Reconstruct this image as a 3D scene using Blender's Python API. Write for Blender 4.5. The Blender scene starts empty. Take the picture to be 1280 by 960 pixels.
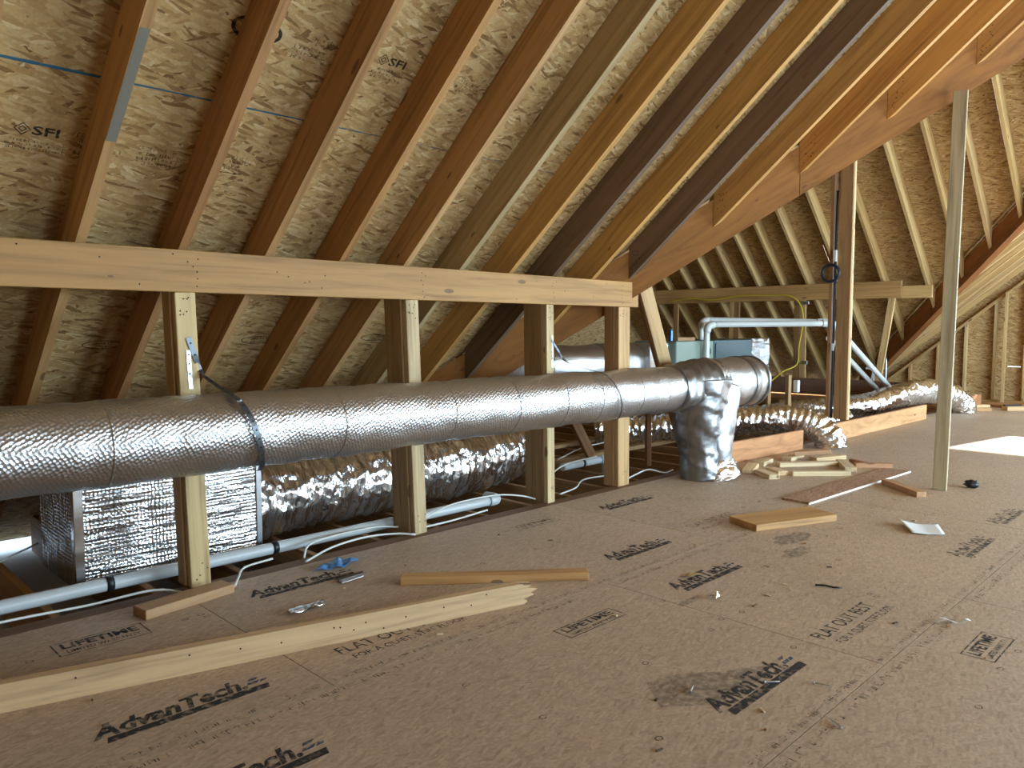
import bpy, math, random
from mathutils import Vector, Matrix, noise
random.seed(7)
V = Vector
SC = bpy.context.scene
COL = SC.collection

# ------------------------------------------------------------------ camera
CAM_H = 1.153
yaw, pitch = math.radians(45), math.radians(-4.1)
fwd = V((math.cos(yaw)*math.cos(pitch), math.sin(yaw)*math.cos(pitch), math.sin(pitch)))
rgt = V((math.sin(yaw), -math.cos(yaw), 0))
upv = rgt.cross(fwd)
cd = bpy.data.cameras.new('camera'); cam = bpy.data.objects.new('camera', cd); COL.objects.link(cam)
cam.matrix_world = Matrix(((rgt.x, upv.x, -fwd.x, 0), (rgt.y, upv.y, -fwd.y, 0), (rgt.z, upv.z, -fwd.z, CAM_H), (0, 0, 0, 1)))
cd.sensor_width = 36; cd.lens = 961/1280*36; cd.clip_start = .05
SC.camera = cam

# ------------------------------------------------------------------ sky, sun, daylight through the windows
w = bpy.data.worlds.new('sky'); SC.world = w; w.use_nodes = True
bg = w.node_tree.nodes['Background']; bg.inputs[0].default_value = (.62, .80, 1, 1); bg.inputs[1].default_value = 3.0
SC.view_settings.view_transform = 'Standard'; SC.view_settings.look = 'None'
SC.view_settings.exposure = 0.12; SC.view_settings.gamma = 1; SC.view_settings.use_curve_mapping = False

def look_matrix(loc, d):
    q = V(d).to_track_quat('-Z', 'Y'); return Matrix.Translation(V(loc)) @ q.to_matrix().to_4x4()
sd = bpy.data.lights.new('sun_offscreen', 'SUN'); sd.energy = 40; sd.angle = .012; sd.color = (1, .97, .92)
so = bpy.data.objects.new('sun_offscreen', sd); COL.objects.link(so); so.matrix_world = look_matrix((20, -1, 6), (-1.28, .22, -.40))
def window_light(name, loc, d, sx, sy, power, col):
    l = bpy.data.lights.new(name, 'AREA'); l.shape = 'RECTANGLE'; l.size = sx; l.size_y = sy; l.energy = power; l.color = col
    o = bpy.data.objects.new(name, l); COL.objects.link(o); o.matrix_world = look_matrix(loc, d); return o
SKYC = (.60, .83, 1)
# daylight at the window openings outside the frame: the photograph's foil highlights, sun patch and post shadow place them
# on the side wall and in the far gable; all side windows see the same sky, so the same power per area
SKYW = 110
window_light('window_gable_offscreen', (13.93, .0, 1.575), (-1, 0, 0), 2.5, .45, 200, SKYC)
window_light('window_side_near_offscreen', (2.4, -4.12, 1.4), (0, 1, 0), 1.0, 1.2, SKYW*1.2, SKYC)
window_light('window_side_middle_offscreen', (5.2, -4.12, 1.4), (0, 1, 0), 1.4, 1.3, SKYW*1.82, SKYC)
window_light('window_side_far_offscreen', (8.8, -4.12, 1.4), (0, 1, 0), 3.8, 1.6, SKYW*6.08, SKYC)

# ------------------------------------------------------------------ materials
def srgb(r, g, b):
    f = lambda c: (c/255/12.92 if c/255 <= .04045 else ((c/255+.055)/1.055)**2.4)
    return (f(r), f(g), f(b), 1)
class NT:
    def __init__(s, name):
        s.m = bpy.data.materials.new(name); s.m.use_nodes = True; s.t = s.m.node_tree
        s.b = s.t.nodes['Principled BSDF']; s.out = s.t.nodes['Material Output']
    def n(s, typ, **kw):
        x = s.t.nodes.new(typ)
        for k, v in kw.items():
            if k.startswith('i_'):
                key = k[2:]; key = int(key) if key.isdigit() else key
                x.inputs[key].default_value = v
            else: setattr(x, k, v)
        return x
    def l(s, a, b): s.t.links.new(a, b)
    def set(s, **kw):
        for k, v in kw.items(): s.b.inputs[k.replace('_', ' ')].default_value = v
    def mapping(s, src, scale, rot=(0, 0, 0), loc=None):
        mp = s.n('ShaderNodeMapping'); mp.inputs['Scale'].default_value = scale; mp.inputs['Rotation'].default_value = rot
        s.l(src, mp.inputs['Vector']); return mp.outputs[0]
    def ramp(s, fac, stops):
        r = s.n('ShaderNodeValToRGB'); e = r.color_ramp.elements
        while len(e) < len(stops): e.new(.5)
        for i, (p, c) in enumerate(stops): e[i].position = p; e[i].color = c
        s.l(fac, r.inputs[0]); return r.outputs[0]
    def math(s, op, a, b=None):
        x = s.n('ShaderNodeMath', operation=op)
        for i, q in enumerate((a, b)):
            if q is None: continue
            if isinstance(q, (int, float)): x.inputs[i].default_value = q
            else: s.l(q, x.inputs[i])
        return x.outputs[0]
    def mix(s, fac, a, b, blend='MIX'):
        x = s.n('ShaderNodeMix', data_type='RGBA', blend_type=blend)
        for i, q in ((0, fac), (6, a), (7, b)):
            if isinstance(q, (int, float, tuple)): x.inputs[i].default_value = q
            else: s.l(q, x.inputs[i])
        return x.outputs[2]
    def bump(s, h, strength, dist):
        x = s.n('ShaderNodeBump'); x.inputs['Strength'].default_value = strength; x.inputs['Distance'].default_value = dist
        s.l(h, x.inputs['Height']); s.l(x.outputs[0], s.b.inputs['Normal'])
    def coords(s):
        """object coordinates shifted by a random amount for each object"""
        tc = s.n('ShaderNodeTexCoord'); oi = s.n('ShaderNodeObjectInfo')
        k = s.math('MULTIPLY', oi.outputs['Random'], 37.0)
        c = s.n('ShaderNodeCombineXYZ'); s.l(k, c.inputs[0]); s.l(k, c.inputs[1]); s.l(k, c.inputs[2])
        a = s.n('ShaderNodeVectorMath', operation='ADD'); s.l(tc.outputs['Object'], a.inputs[0]); s.l(c.outputs[0], a.inputs[1])
        return a.outputs[0], oi

def flake_board(name, cols, flake, aspect, thresh, bump, rough):
    """oriented strand board: layers of long flakes lying at different angles, each with its own tone"""
    N = NT(name); co, oi = N.coords()
    nz = N.n('ShaderNodeTexNoise', i_Scale=7.0, i_Detail=2.0); N.l(co, nz.inputs['Vector'])
    sub = N.n('ShaderNodeVectorMath', operation='MULTIPLY_ADD'); N.l(nz.outputs['Color'], sub.inputs[0])
    sub.inputs[1].default_value = (.03, .03, 0); N.l(co, sub.inputs[2]); cw = sub.outputs[0]
    stops = [(i/(len(cols)-1), c) for i, c in enumerate(cols)]
    col = None; hgt = None
    for i, ang in enumerate((.15, 1.05, -.6, .5, -.25)):
        mp = N.mapping(N.mapping(cw, (1, 1, 1), (0, 0, ang)), (flake, flake*aspect, 1))
        vo = N.n('ShaderNodeTexVoronoi', voronoi_dimensions='2D', feature='F1', i_Scale=1.0+.23*i)
        N.l(mp, vo.inputs['Vector'])
        sp = N.n('ShaderNodeSeparateColor'); N.l(vo.outputs['Color'], sp.inputs[0])
        c = N.ramp(sp.outputs[0], stops)
        if col is None: col, hgt = c, sp.outputs[0]
        else:
            msk = N.math('GREATER_THAN', sp.outputs[1], thresh)
            col = N.mix(msk, col, c); mh = N.n('ShaderNodeMix', data_type='FLOAT'); N.l(msk, mh.inputs[0]); N.l(hgt, mh.inputs[2]); N.l(sp.outputs[0], mh.inputs[3]); hgt = mh.outputs[0]
    g = N.n('ShaderNodeTexNoise', i_Scale=90.0, i_Detail=3.0); N.l(co, g.inputs['Vector'])
    col = N.mix(.35, col, N.ramp(g.outputs[0], [(.3, (.45, .45, .45, 1)), (.7, (1, 1, 1, 1))]), 'MULTIPLY')
    big = N.n('ShaderNodeTexNoise', i_Scale=1.3, i_Detail=2.0); N.l(co, big.inputs['Vector'])
    col = N.mix(.35, col, N.ramp(big.outputs[0], [(.35, (.72, .72, .72, 1)), (.65, (1, 1, 1, 1))]), 'MULTIPLY')
    N.l(col, N.b.inputs['Base Color']); N.set(Roughness=rough); N.bump(hgt, bump, .002)
    return N.m
OSB = flake_board('osb_sheathing', [srgb(134, 96, 52), srgb(186, 148, 94), srgb(202, 166, 110), srgb(212, 180, 126), srgb(180, 138, 84), srgb(228, 200, 150)], 8, 5, .5, .6, .75)
SCRAPB = flake_board('scrap_board', [srgb(136, 96, 72), srgb(186, 146, 116), srgb(164, 122, 94), srgb(198, 160, 130)], 14, 4, .45, .4, .7)
FLOORB = flake_board('subfloor_board', [srgb(176, 150, 126), srgb(198, 172, 146), srgb(188, 162, 138), srgb(208, 182, 156), srgb(192, 166, 141)], 16, 4, .45, .12, .6)

def wood_mat(name, grain=1.0, rough=.65, knots=True, swirl=False):
    """lumber: tone from the object colour, grain along local X"""
    N = NT(name); co, oi = N.coords()
    mp = N.mapping(co, (1.2, 26, 26) if not swirl else (1.6, 9, 9))
    g = N.n('ShaderNodeTexNoise', i_Scale=1.0, i_Detail=5.0, i_Roughness=.6, i_Distortion=.6 if not swirl else 2.2); N.l(mp, g.inputs['Vector'])
    col = N.mix(1.0, oi.outputs['Color'], N.ramp(g.outputs[0], [(.28, (1-.36*grain, 1-.40*grain, 1-.44*grain, 1)), (.5, (.94, .93, .92, 1)), (.72, (1.12, 1.12, 1.12, 1))]), 'MULTIPLY')
    mp2 = N.mapping(co, (.5, 5, 5))
    g2 = N.n('ShaderNodeTexNoise', i_Scale=1.0, i_Detail=2.0); N.l(mp2, g2.inputs['Vector'])
    col = N.mix(.8, col, N.ramp(g2.outputs[0], [(.35, (.84, .80, .77, 1)), (.62, (1.05, 1.05, 1.05, 1))]), 'MULTIPLY')
    if knots:
        mp3 = N.mapping(co, (3.2, 9, 9))
        vo = N.n('ShaderNodeTexVoronoi', feature='F1', i_Scale=1.0); N.l(mp3, vo.inputs['Vector'])
        sp = N.n('ShaderNodeSeparateColor'); N.l(vo.outputs['Color'], sp.inputs[0])
        gate = N.math('GREATER_THAN', sp.outputs[2], .62)
        k = N.math('MULTIPLY', N.math('LESS_THAN', vo.outputs['Distance'], .12), gate)
        k = N.math('MULTIPLY', k, .75)
        col = N.mix(k, col, (.13, .06, .025, 1))
    N.l(col, N.b.inputs['Base Color']); N.set(Roughness=rough); N.bump(g.outputs[0], .25, .002)
    return N.m
WOOD = wood_mat('sawn_lumber', 1.3); LVL = wood_mat('laminated_beam', .9, .85, True, True)

def flat(name, col, rough=.6, metal=0.0, bump=None):
    N = NT(name); N.set(Base_Color=col, Roughness=rough, Metallic=metal)
    if bump:
        co, oi = N.coords(); g = N.n('ShaderNodeTexNoise', i_Scale=bump[0], i_Detail=4.0); N.l(co, g.inputs['Vector']); N.bump(g.outputs[0], bump[1], bump[2])
    return N.m
def ink_mat(name, col, wear, op=.85):
    """stencil ink worn off in patches"""
    N = NT(name); tc = N.n('ShaderNodeTexCoord'); oi = N.n('ShaderNodeNewGeometry')
    g = N.n('ShaderNodeTexNoise', i_Scale=38.0, i_Detail=4.0); N.l(oi.outputs['Position'], g.inputs['Vector'])
    a = N.ramp(g.outputs[0], [(wear-.12, (0, 0, 0, 1)), (wear+.12, (1, 1, 1, 1))])
    N.set(Base_Color=col, Roughness=.8); N.l(N.math('MULTIPLY', a, op), N.b.inputs['Alpha']); return N.m
INK = ink_mat('stencil_ink', srgb(38, 38, 42), .40)
INKF = ink_mat('stencil_ink_faded', srgb(62, 56, 54), .5)
INKO = ink_mat('board_stamp_ink', srgb(36, 30, 26), .36)
BLUEINK = ink_mat('blue_ink', srgb(50, 78, 105), .42)
CHALK = ink_mat('blue_chalk', srgb(34, 104, 132), .33)
STAIN = ink_mat('dark_smudge', srgb(78, 74, 74), .47, .36)

def foil(name, kind, rough=.22, tone=.82):
    N = NT(name); N.set(Base_Color=(tone, tone, tone*1.02, 1), Metallic=1.0, Roughness=rough)
    uv = N.n('ShaderNodeTexCoord').outputs['UV']
    if kind == 'bubble':
        mp = N.mapping(uv, (66, 66, 1), (0, 0, .5))
        v = N.n('ShaderNodeTexVoronoi', voronoi_dimensions='2D', i_Randomness=.45, i_Scale=1.0); N.l(mp, v.inputs['Vector'])
        h = N.math('MULTIPLY', v.outputs['Distance'], 1.0)
        g = N.n('ShaderNodeTexNoise', i_Scale=6.0, i_Detail=3.0); N.l(uv, g.inputs['Vector'])
        h = N.math('ADD', h, N.math('MULTIPLY', g.outputs[0], 2.0))
        N.bump(h, .8, .004)
    elif kind == 'ribbed':
        mp = N.mapping(uv, (60, 60, 1))
        v = N.n('ShaderNodeTexVoronoi', voronoi_dimensions='2D', i_Randomness=.35, i_Scale=1.0); N.l(mp, v.inputs['Vector'])
        mp2 = N.mapping(uv, (2.5, 34, 1)); g = N.n('ShaderNodeTexNoise', i_Scale=1.0, i_Detail=2.0); N.l(mp2, g.inputs['Vector'])
        h = N.math('ADD', v.outputs['Distance'], N.math('MULTIPLY', g.outputs[0], 4.0)); N.bump(h, .8, .005)
    elif kind == 'crinkle':
        mp = N.mapping(uv, (26, 7, 1)); v = N.n('ShaderNodeTexNoise', noise_dimensions='2D', i_Scale=1.0, i_Detail=4.0, i_Distortion=1.2); N.l(mp, v.inputs['Vector'])
        mp2 = N.mapping(uv, (20, 20, 1)); v2 = N.n('ShaderNodeTexVoronoi', voronoi_dimensions='2D', i_Scale=1.0); N.l(mp2, v2.inputs['Vector'])
        h = N.math('ADD', v.outputs[0], N.math('MULTIPLY', v2.outputs['Distance'], .5)); N.bump(h, .9, .012)
    elif kind == 'tape':
        mp = N.mapping(uv, (9, 9, 1)); v = N.n('ShaderNodeTexNoise', noise_dimensions='2D', i_Scale=1.0, i_Detail=6.0); N.l(mp, v.inputs['Vector'])
        N.bump(v.outputs[0], .6, .01)
    return N.m
F_BUB = foil('bubble_foil', 'bubble', .34, .62); F_RIB = foil('board_foil', 'ribbed', .2, .72)
F_CRK = foil('crinkled_foil', 'crinkle', .16, .85); F_TAPE = foil('foil_tape', 'tape', .38, .30)
F_PATCH = foil('silver_tape', 'tape', .42, .5)
F_SEAM = foil('foil_seam', 'tape', .3, .45)
PVC = flat('white_pvc', (.66, .68, .66, 1), .3); PVCG = flat('grey_pvc', (.55, .57, .57, 1), .35)
BLACK = flat('black_plastic', (.012, .013, .016, 1), .45); NAVY = flat('navy_cable', (.015, .03, .055, 1), .4)
CABLE = flat('white_cable', (.68, .68, .64, 1), .4); YELLOW = flat('yellow_cable', (.62, .47, .03, 1), .45)
GALV = flat('galvanised_steel', (.55, .58, .6, 1), .32, 1.0, (30, .3, .002)); STEELD = flat('dark_steel', (.12, .13, .14, 1), .4, .8)
TEAL = flat('teal_enamel', srgb(52, 76, 82), .4); PALE = flat('pale_green_enamel', srgb(126, 140, 128), .4)
PAPER = flat('white_paper', (.78, .8, .82, 1), .7); BLUEP = flat('blue_plastic', (.02, .20, .55, 1), .3, 0, (30, .6, .01))
DRYW = flat('pale_ceiling_board', (.6, .62, .64, 1), .8); WHITEP = flat('white_plastic', (.75, .77, .78, 1), .4)
HOLE = flat('nail_hole', (.01, .008, .006, 1), .9); CHIP = flat('pale_wood_chip', (.72, .6, .42, 1), .7)
WHITEEDGE = flat('white_board_edge', (.8, .78, .74, 1), .7)

# ------------------------------------------------------------------ object helpers
WM = {}
def link(o, M, parent=None):
    COL.objects.link(o); WM[o] = M.copy()
    if parent is not None:
        o.parent = parent; o.matrix_parent_inverse = WM[parent].inverted()
    o.matrix_basis = M
    return o
def top(name, label, cat, loc, group=None):
    o = bpy.data.objects.new(name, None); o.empty_display_size = .1
    link(o, Matrix.Translation(V(loc))); tag(o, label, cat, group); return o
def tag(o, label, cat=None, group=None):
    o['label'] = label
    if cat: o['category'] = cat
    if group: o['group'] = group
    return o
def struct(name, loc=(0, 0, 0), label=None):
    o = bpy.data.objects.new(name, None); link(o, Matrix.Translation(V(loc))); o['kind'] = 'structure'
    if label: o['label'] = label
    return o
def frame_m(o, ex, ey, ez):
    return Matrix(((ex.x, ey.x, ez.x, o.x), (ex.y, ey.y, ez.y, o.y), (ex.z, ey.z, ez.z, o.z), (0, 0, 0, 1)))
def mesh_obj(name, verts, faces, mat, M=None, parent=None, color=None, smooth=False, uvs=None, world=True):
    """verts given in world space (world=True) or in the local space of M"""
    M = M or Matrix.Identity(4)
    if world:
        I = M.inverted(); verts = [I @ V(v) for v in verts]
    me = bpy.data.meshes.new(name); me.from_pydata([tuple(v) for v in verts], [], faces); me.update()
    if smooth: me.polygons.foreach_set('use_smooth', [True]*len(me.polygons))
    if uvs:
        ul = me.uv_layers.new(name='UVMap')
        for lp in me.loops: ul.data[lp.index].uv = uvs[lp.vertex_index]
    for m_ in (mat if isinstance(mat, (list, tuple)) else [mat]): me.materials.append(m_)
    o = bpy.data.objects.new(name, me)
    if color: o.color = color
    return link(o, M, parent)
def cbox(hx, hy, hz, c=.003):
    """box with chamfered edges, half sizes"""
    vs = []; fs = []
    c = min(c, hx*.4, hy*.4, hz*.4); idx = {}
    for sx in (-1, 1):
        for sy in (-1, 1):
            for sz in (-1, 1):
                for ax in range(3):
                    p = [sx*(hx-c), sy*(hy-c), sz*(hz-c)]; p[ax] = (sx*hx, sy*hy, sz*hz)[ax]
                    idx[(sx, sy, sz, ax)] = len(vs); vs.append(V(p))
    for ax in range(3):
        a, b = [(1, 2), (2, 0), (0, 1)][ax]
        for s in (-1, 1):
            q = []
            for (i, j) in ((-1, -1), (1, -1), (1, 1), (-1, 1)):
                k = [0, 0, 0]; k[ax] = s; k[a] = i; k[b] = j; q.append(idx[(*k, ax)])
            fs.append(q if s > 0 else q[::-1])
    for ax in range(3):
        a, b = [(1, 2), (2, 0), (0, 1)][ax]
        for i in (-1, 1):
            for j in (-1, 1):
                k0 = [0, 0, 0]; k1 = [0, 0, 0]; k0[ax] = -1; k1[ax] = 1
                for k in (k0, k1): k[a] = i; k[b] = j
                q = [idx[(*k0, a)], idx[(*k1, a)], idx[(*k1, b)], idx[(*k0, b)]]
                fs.append(q if i*j > 0 else q[::-1])
    for sx in (-1, 1):
        for sy in (-1, 1):
            for sz in (-1, 1):
                q = [idx[(sx, sy, sz, 0)], idx[(sx, sy, sz, 1)], idx[(sx, sy, sz, 2)]]
                fs.append(q if sx*sy*sz > 0 else q[::-1])
    return vs, fs
def lumber(name, p0, p1, wy, wz, side=(0, 0, 1), color=None, parent=None, mat=None, c=.003):
    """timber from p0 to p1 (centre line); local X along it, local Z near `side`"""
    p0, p1 = V(p0), V(p1); ex = (p1-p0).normalized(); ez = V(side); ez = (ez-ex*ez.dot(ex)).normalized(); ey = ez.cross(ex)
    vs, fs = cbox((p1-p0).length/2, wy/2, wz/2, c)
    return mesh_obj(name, vs, fs, mat or WOOD, frame_m((p0+p1)/2, ex, ey, ez), parent, color, world=False)
def block(name, lo, hi, color=None, parent=None, mat=None, axis=0, c=.003):
    """axis aligned box lo..hi, grain along axis"""
    lo, hi = V(lo), V(hi); ct = (lo+hi)/2
    p0, p1 = ct.copy(), ct.copy(); p0[axis] = lo[axis]; p1[axis] = hi[axis]
    if axis == 2: return lumber(name, p0, p1, hi.x-lo.x, hi.y-lo.y, (0, 1, 0), color, parent, mat, c) if True else None
    if axis == 0: return lumber(name, p0, p1, hi.y-lo.y, hi.z-lo.z, (0, 0, 1), color, parent, mat, c)
    return lumber(name, p0, p1, hi.x-lo.x, hi.z-lo.z, (0, 0, 1), color, parent, mat, c)
def clip(poly, nx, ny, d):
    """keep the part of a 2-D polygon where nx*x+ny*y <= d"""
    out = []
    for i in range(len(poly)):
        a, b = poly[i], poly[(i+1) % len(poly)]; fa = nx*a[0]+ny*a[1]-d; fb = nx*b[0]+ny*b[1]-d
        if fa <= 0: out.append(a)
        if fa*fb < 0:
            t = fa/(fa-fb); out.append((a[0]+(b[0]-a[0])*t, a[1]+(b[1]-a[1])*t))
    return out
def clip_convex(poly, region):
    area = sum(region[i][0]*region[(i+1) % len(region)][1]-region[(i+1) % len(region)][0]*region[i][1] for i in range(len(region)))
    s = 1 if area > 0 else -1
    for i in range(len(region)):
        a, b = region[i], region[(i+1) % len(region)]; nx, ny = s*(b[1]-a[1]), -s*(b[0]-a[0])
        poly = clip(poly, nx, ny, nx*a[0]+ny*a[1])
        if len(poly) < 3: return []
    return poly
def slab(name, poly, F, t, mat, parent, color=None):
    """flat board: polygon in the plane of frame F (local x, y), thickness t along local z"""
    n = len(poly)
    ar = sum(poly[i][0]*poly[(i+1) % n][1]-poly[(i+1) % n][0]*poly[i][1] for i in range(n))
    if ar < 0: poly = poly[::-1]
    o2 = V((sum(p[0] for p in poly)/n, sum(p[1] for p in poly)/n, 0)); M = F @ Matrix.Translation(o2)
    vs = [V((p[0]-o2.x, p[1]-o2.y, 0)) for p in poly]+[V((p[0]-o2.x, p[1]-o2.y, t)) for p in poly]
    fs = [list(range(n))[::-1], list(range(n, 2*n))]+[[i, (i+1) % n, n+(i+1) % n, n+i] for i in range(n)]
    return mesh_obj(name, vs, fs, mat, M, parent, color, world=False)
def catmull(pts, step):
    P = [V(p) for p in pts]; P = [P[0]*2-P[1]]+P+[P[-1]*2-P[-2]]; out = []
    for i in range(1, len(P)-2):
        n = max(2, int((P[i+1]-P[i]).length/step))
        for k in range(n):
            t = k/n; a, b, c, d = P[i-1:i+3]
            out.append(.5*((2*b)+(c-a)*t+(2*a-5*b+4*c-d)*t*t+(3*b-a-3*c+d)*t**3))
    out.append(P[-2]); return out
def tube_data(path, rad, seg=12, disp=None, caps=True, flatten=None):
    """tube around a list of points; rad number or f(s, f01); disp f(s, theta, point)->added radius"""
    vs, fs, uv = [], [], []; n = len(path); L = [0]
    for i in range(1, n): L.append(L[-1]+(path[i]-path[i-1]).length)
    t0 = (path[1]-path[0]).normalized(); ref = V((0, 0, 1)) if abs(t0.z) < .9 else V((1, 0, 0))
    nrm = (ref-t0*ref.dot(t0)).normalized()
    for i in range(n):
        t = (path[min(i+1, n-1)]-path[max(i-1, 0)]).normalized(); nrm = (nrm-t*nrm.dot(t)).normalized(); b = t.cross(nrm)
        r0 = rad(L[i], L[i]/L[-1]) if callable(rad) else rad
        for k in range(seg):
            th = 2*math.pi*k/seg; d = nrm*math.cos(th)+b*math.sin(th); r = r0
            if disp: r += disp(L[i], th, path[i]+d*r0)
            p = path[i]+d*r
            vs.append(p); uv.append((L[i], (th if th < math.pi else 2*math.pi-th)*max(r0, .01)+(0 if th < math.pi else .37)))
    for i in range(n-1):
        for k in range(seg):
            k2 = (k+1) % seg; fs.append([i*seg+k, i*seg+k2, (i+1)*seg+k2, (i+1)*seg+k])
    if caps: fs.append(list(range(seg))[::-1]); fs.append(list(range((n-1)*seg, n*seg)))
    return vs, fs, uv
def tube(name, pts, rad, mat, parent=None, seg=10, step=.05, smooth_path=True, disp=None, caps=True, origin=None):
    path = catmull(pts, step) if smooth_path else [V(p) for p in pts]
    vs, fs, uv = tube_data(path, rad, seg, disp, caps)
    o = mesh_obj(name, vs, fs, mat, Matrix.Translation(V(origin or path[0])), parent, None, False, uv)
    for p in o.data.polygons: p.use_smooth = len(p.vertices) == 4
    return o
def straight(a, b, step):
    a, b = V(a), V(b); n = max(1, int((b-a).length/step)); return [a+(b-a)*i/n for i in range(n+1)]
def fbm(p, s, o=3): return noise.fractal(V(p)*s, .6, 2.0, o)

# printing on boards -------------------------------------------------------
def text_mesh(s, size, shear=0, bold=0, align='LEFT', mirror=False):
    cu = bpy.data.curves.new('print', 'FONT'); cu.body = s; cu.size = size; cu.shear = shear; cu.offset = bold*size; cu.align_x = align; cu.resolution_u = 2
    o = bpy.data.objects.new('print', cu); COL.objects.link(o)
    me = bpy.data.meshes.new_from_object(o); bpy.data.objects.remove(o); bpy.data.curves.remove(cu); return me
def put_text(s, F, x, y, width, size, mat, parent, shear=0, bold=0, rot=0, name='printed_lettering'):
    me = text_mesh(s, size, shear, bold)
    xs = [v.co.x for v in me.vertices]; k = width/max(1e-6, max(xs)-min(xs)) if width else 1; x0 = min(xs)
    for v in me.vertices: v.co.x = (v.co.x-x0)*k
    me.materials.clear(); me.materials.append(mat)
    o = bpy.data.objects.new(name, me); M = F @ Matrix.Translation((x, y, 0)) @ Matrix.Rotation(rot, 4, 'Z'); return link(o, M, parent)
def put_polys(polys, F, mat, parent, name='printed_mark'):
    vs, fs = [], []
    for p in polys:
        fs.append(list(range(len(vs), len(vs)+len(p)))); vs += [V((a, b, 0)) for a, b in p]
    return mesh_obj(name, vs, fs, mat, F, parent, world=False)
def rect(x0, y0, x1, y1): return [(x0, y0), (x1, y0), (x1, y1), (x0, y1)]
def outline(x0, y0, x1, y1, t): return [rect(x0, y0, x1, y0+t), rect(x0, y1-t, x1, y1), rect(x0, y0, x0+t, y1), rect(x1-t, y0, x1, y1)]
def ring(cx, cy, rx, ry, t, n=28):
    out = []
    for i in range(n):
        a, b = 2*math.pi*i/n, 2*math.pi*(i+1)/n
        out.append([(cx+rx*math.cos(a), cy+ry*math.sin(a)), (cx+rx*math.cos(b), cy+ry*math.sin(b)), (cx+(rx-t)*math.cos(b), cy+(ry-t)*math.sin(b)), (cx+(rx-t)*math.cos(a), cy+(ry-t)*math.sin(a))])
    return out
def small_print(x, y, length, h, rnd):
    """a line of small print too worn and small to read: uneven upright and level strokes"""
    out = []; p = x
    while p < x+length:
        if rnd.random() < .16: p += h*.6; continue
        wd = h*rnd.uniform(.35, .6); t = h*.14
        for q in range(rnd.choice((1, 2, 2, 3))):
            if rnd.random() < .5:
                xx = p+rnd.choice((0, wd-t)); out.append(rect(xx, y, xx+t, y+h*rnd.uniform(.6, 1)))
            else:
                yy = y+rnd.choice((0, .43, .86))*h; out.append(rect(p, yy, p+wd, yy+t))
        p += wd+h*.18
    return out

# ================================================================== the setting
AM, M1 = 4.345, .8333            # main slope, underside of rafters: z = AM - M1*y
BF, M2, BN = 12.3, .9167, -2.706  # wing: far slope z = BF - M2*x, near slope z = BN + M2*x
RX = (BF-BN)/(2*M2); RZ = BF-M2*RX
RIDGE_Y = -.9; RIDGE_Z = AM-M1*RIDGE_Y
H1, H2 = math.hypot(1, M1), math.hypot(1, M2)
RD = .184
def L1(u): return (AM-BN-M2*u)/M1
def L2(u): return (AM-BF+M2*u)/M1
EAVE = 5.75

# --- floor of subfloor boards
floor = struct('floor', (0, 0, 0), 'brown subfloor boards with stencilled lettering')
ID = Matrix.Identity(4)
rows = [(-4.2, -1.503, .4), (-1.503, -.297, 2.43), (-.297, .91, 1.21), (.91, 2.117, .286), (2.117, 3.335, 1.30)]
PANELS = []
for (v0, v1, off) in rows:
    x = -3.5; cuts = [x]; k = off-2.4384*3
    while k < 14:
        if k > x+.2: cuts.append(k)
        k += 2.4384
    cuts.append(14.0)
    for a, b in zip(cuts, cuts[1:]):
        g = .0016
        o = slab('subfloor_panel', rect(a+g, v0+g, b-g, v1-g), Matrix.Translation((0, 0, -.018)), .018, FLOORB, floor)
        PANELS.append((a, b, v0, v1, o))
def panel_at(x, y):
    for a, b, c, d, o in PANELS:
        if a <= x <= b and c <= y <= d: return o
    return PANELS[0][4]
slab('floor_base', rect(-3.5, -4.2, 14, 3.33), Matrix.Translation((0, 0, -.05)), .03, FLOORB, floor)

FP = Matrix.Translation((0, 0, .0007))
rp = random.Random(3)
def advantech(x0, x1, y, ink=INK, swoosh=True, part=None):
    p = panel_at((x0+x1)/2, y+.03); L = x1-x0
    put_text('AdvanTech.', FP, x0+.0*L, y+.036, L*.90, .108, ink, p, .30, .038)
    bars = [[(x0+.05*L, y-.006), (x0+L*1.0, y-.006), (x0+L*1.02, y+.027), (x0+.07*L, y+.027)]]
    put_polys(bars, FP, ink, p)
    if swoosh:
        put_polys([[(x0+.90*L, y+.05), (x0+.97*L, y+.05), (x0+1.0*L, y+.065), (x0+.92*L, y+.065)],
                   [(x0+.93*L, y+.075), (x0+.98*L, y+.075), (x0+1.02*L, y+.09), (x0+.95*L, y+.09)],
                   [(x0+.985*L, y+.05), (x0+1.03*L, y+.05), (x0+1.05*L, y+.065), (x0+1.01*L, y+.065)]], FP, BLUEINK if ink is INK else ink, p)
def lifetime(x0, x1, y0, y1, ink=INK):
    p = panel_at((x0+x1)/2, (y0+y1)/2); w_, h_ = x1-x0, y1-y0
    put_polys(outline(x0, y0, x1, y1, .0045), FP, ink, p)
    put_text('LIFETIME', FP, x0+.08*w_, y0+.48*h_, w_*.84, h_*.55, ink, p, 0, .03)
    put_text('LIMITED WARRANTY', FP, x0+.10*w_, y0+.14*h_, w_*.8, h_*.28, ink, p, 0, .01)
advantech(.638, 1.15, 2.262); advantech(.56, 1.075, 1.785); advantech(2.02, 2.535, 1.105); advantech(3.01, 3.507, 2.285)
advantech(2.867, 3.384, 1.80); advantech(4.30, 4.82, 1.06, INKF); advantech(1.49, 1.99, 3.045); advantech(3.84, 4.35, 2.985)
advantech(5.2, 5.7, 1.10, INKF)
lifetime(2.135, 2.48, 1.82, 1.915); lifetime(3.01, 3.29, .645, .755); lifetime(.735, 1.05, 2.985, 3.12); lifetime(3.10, 3.45, 3.03, 3.12, INKF)
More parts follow.
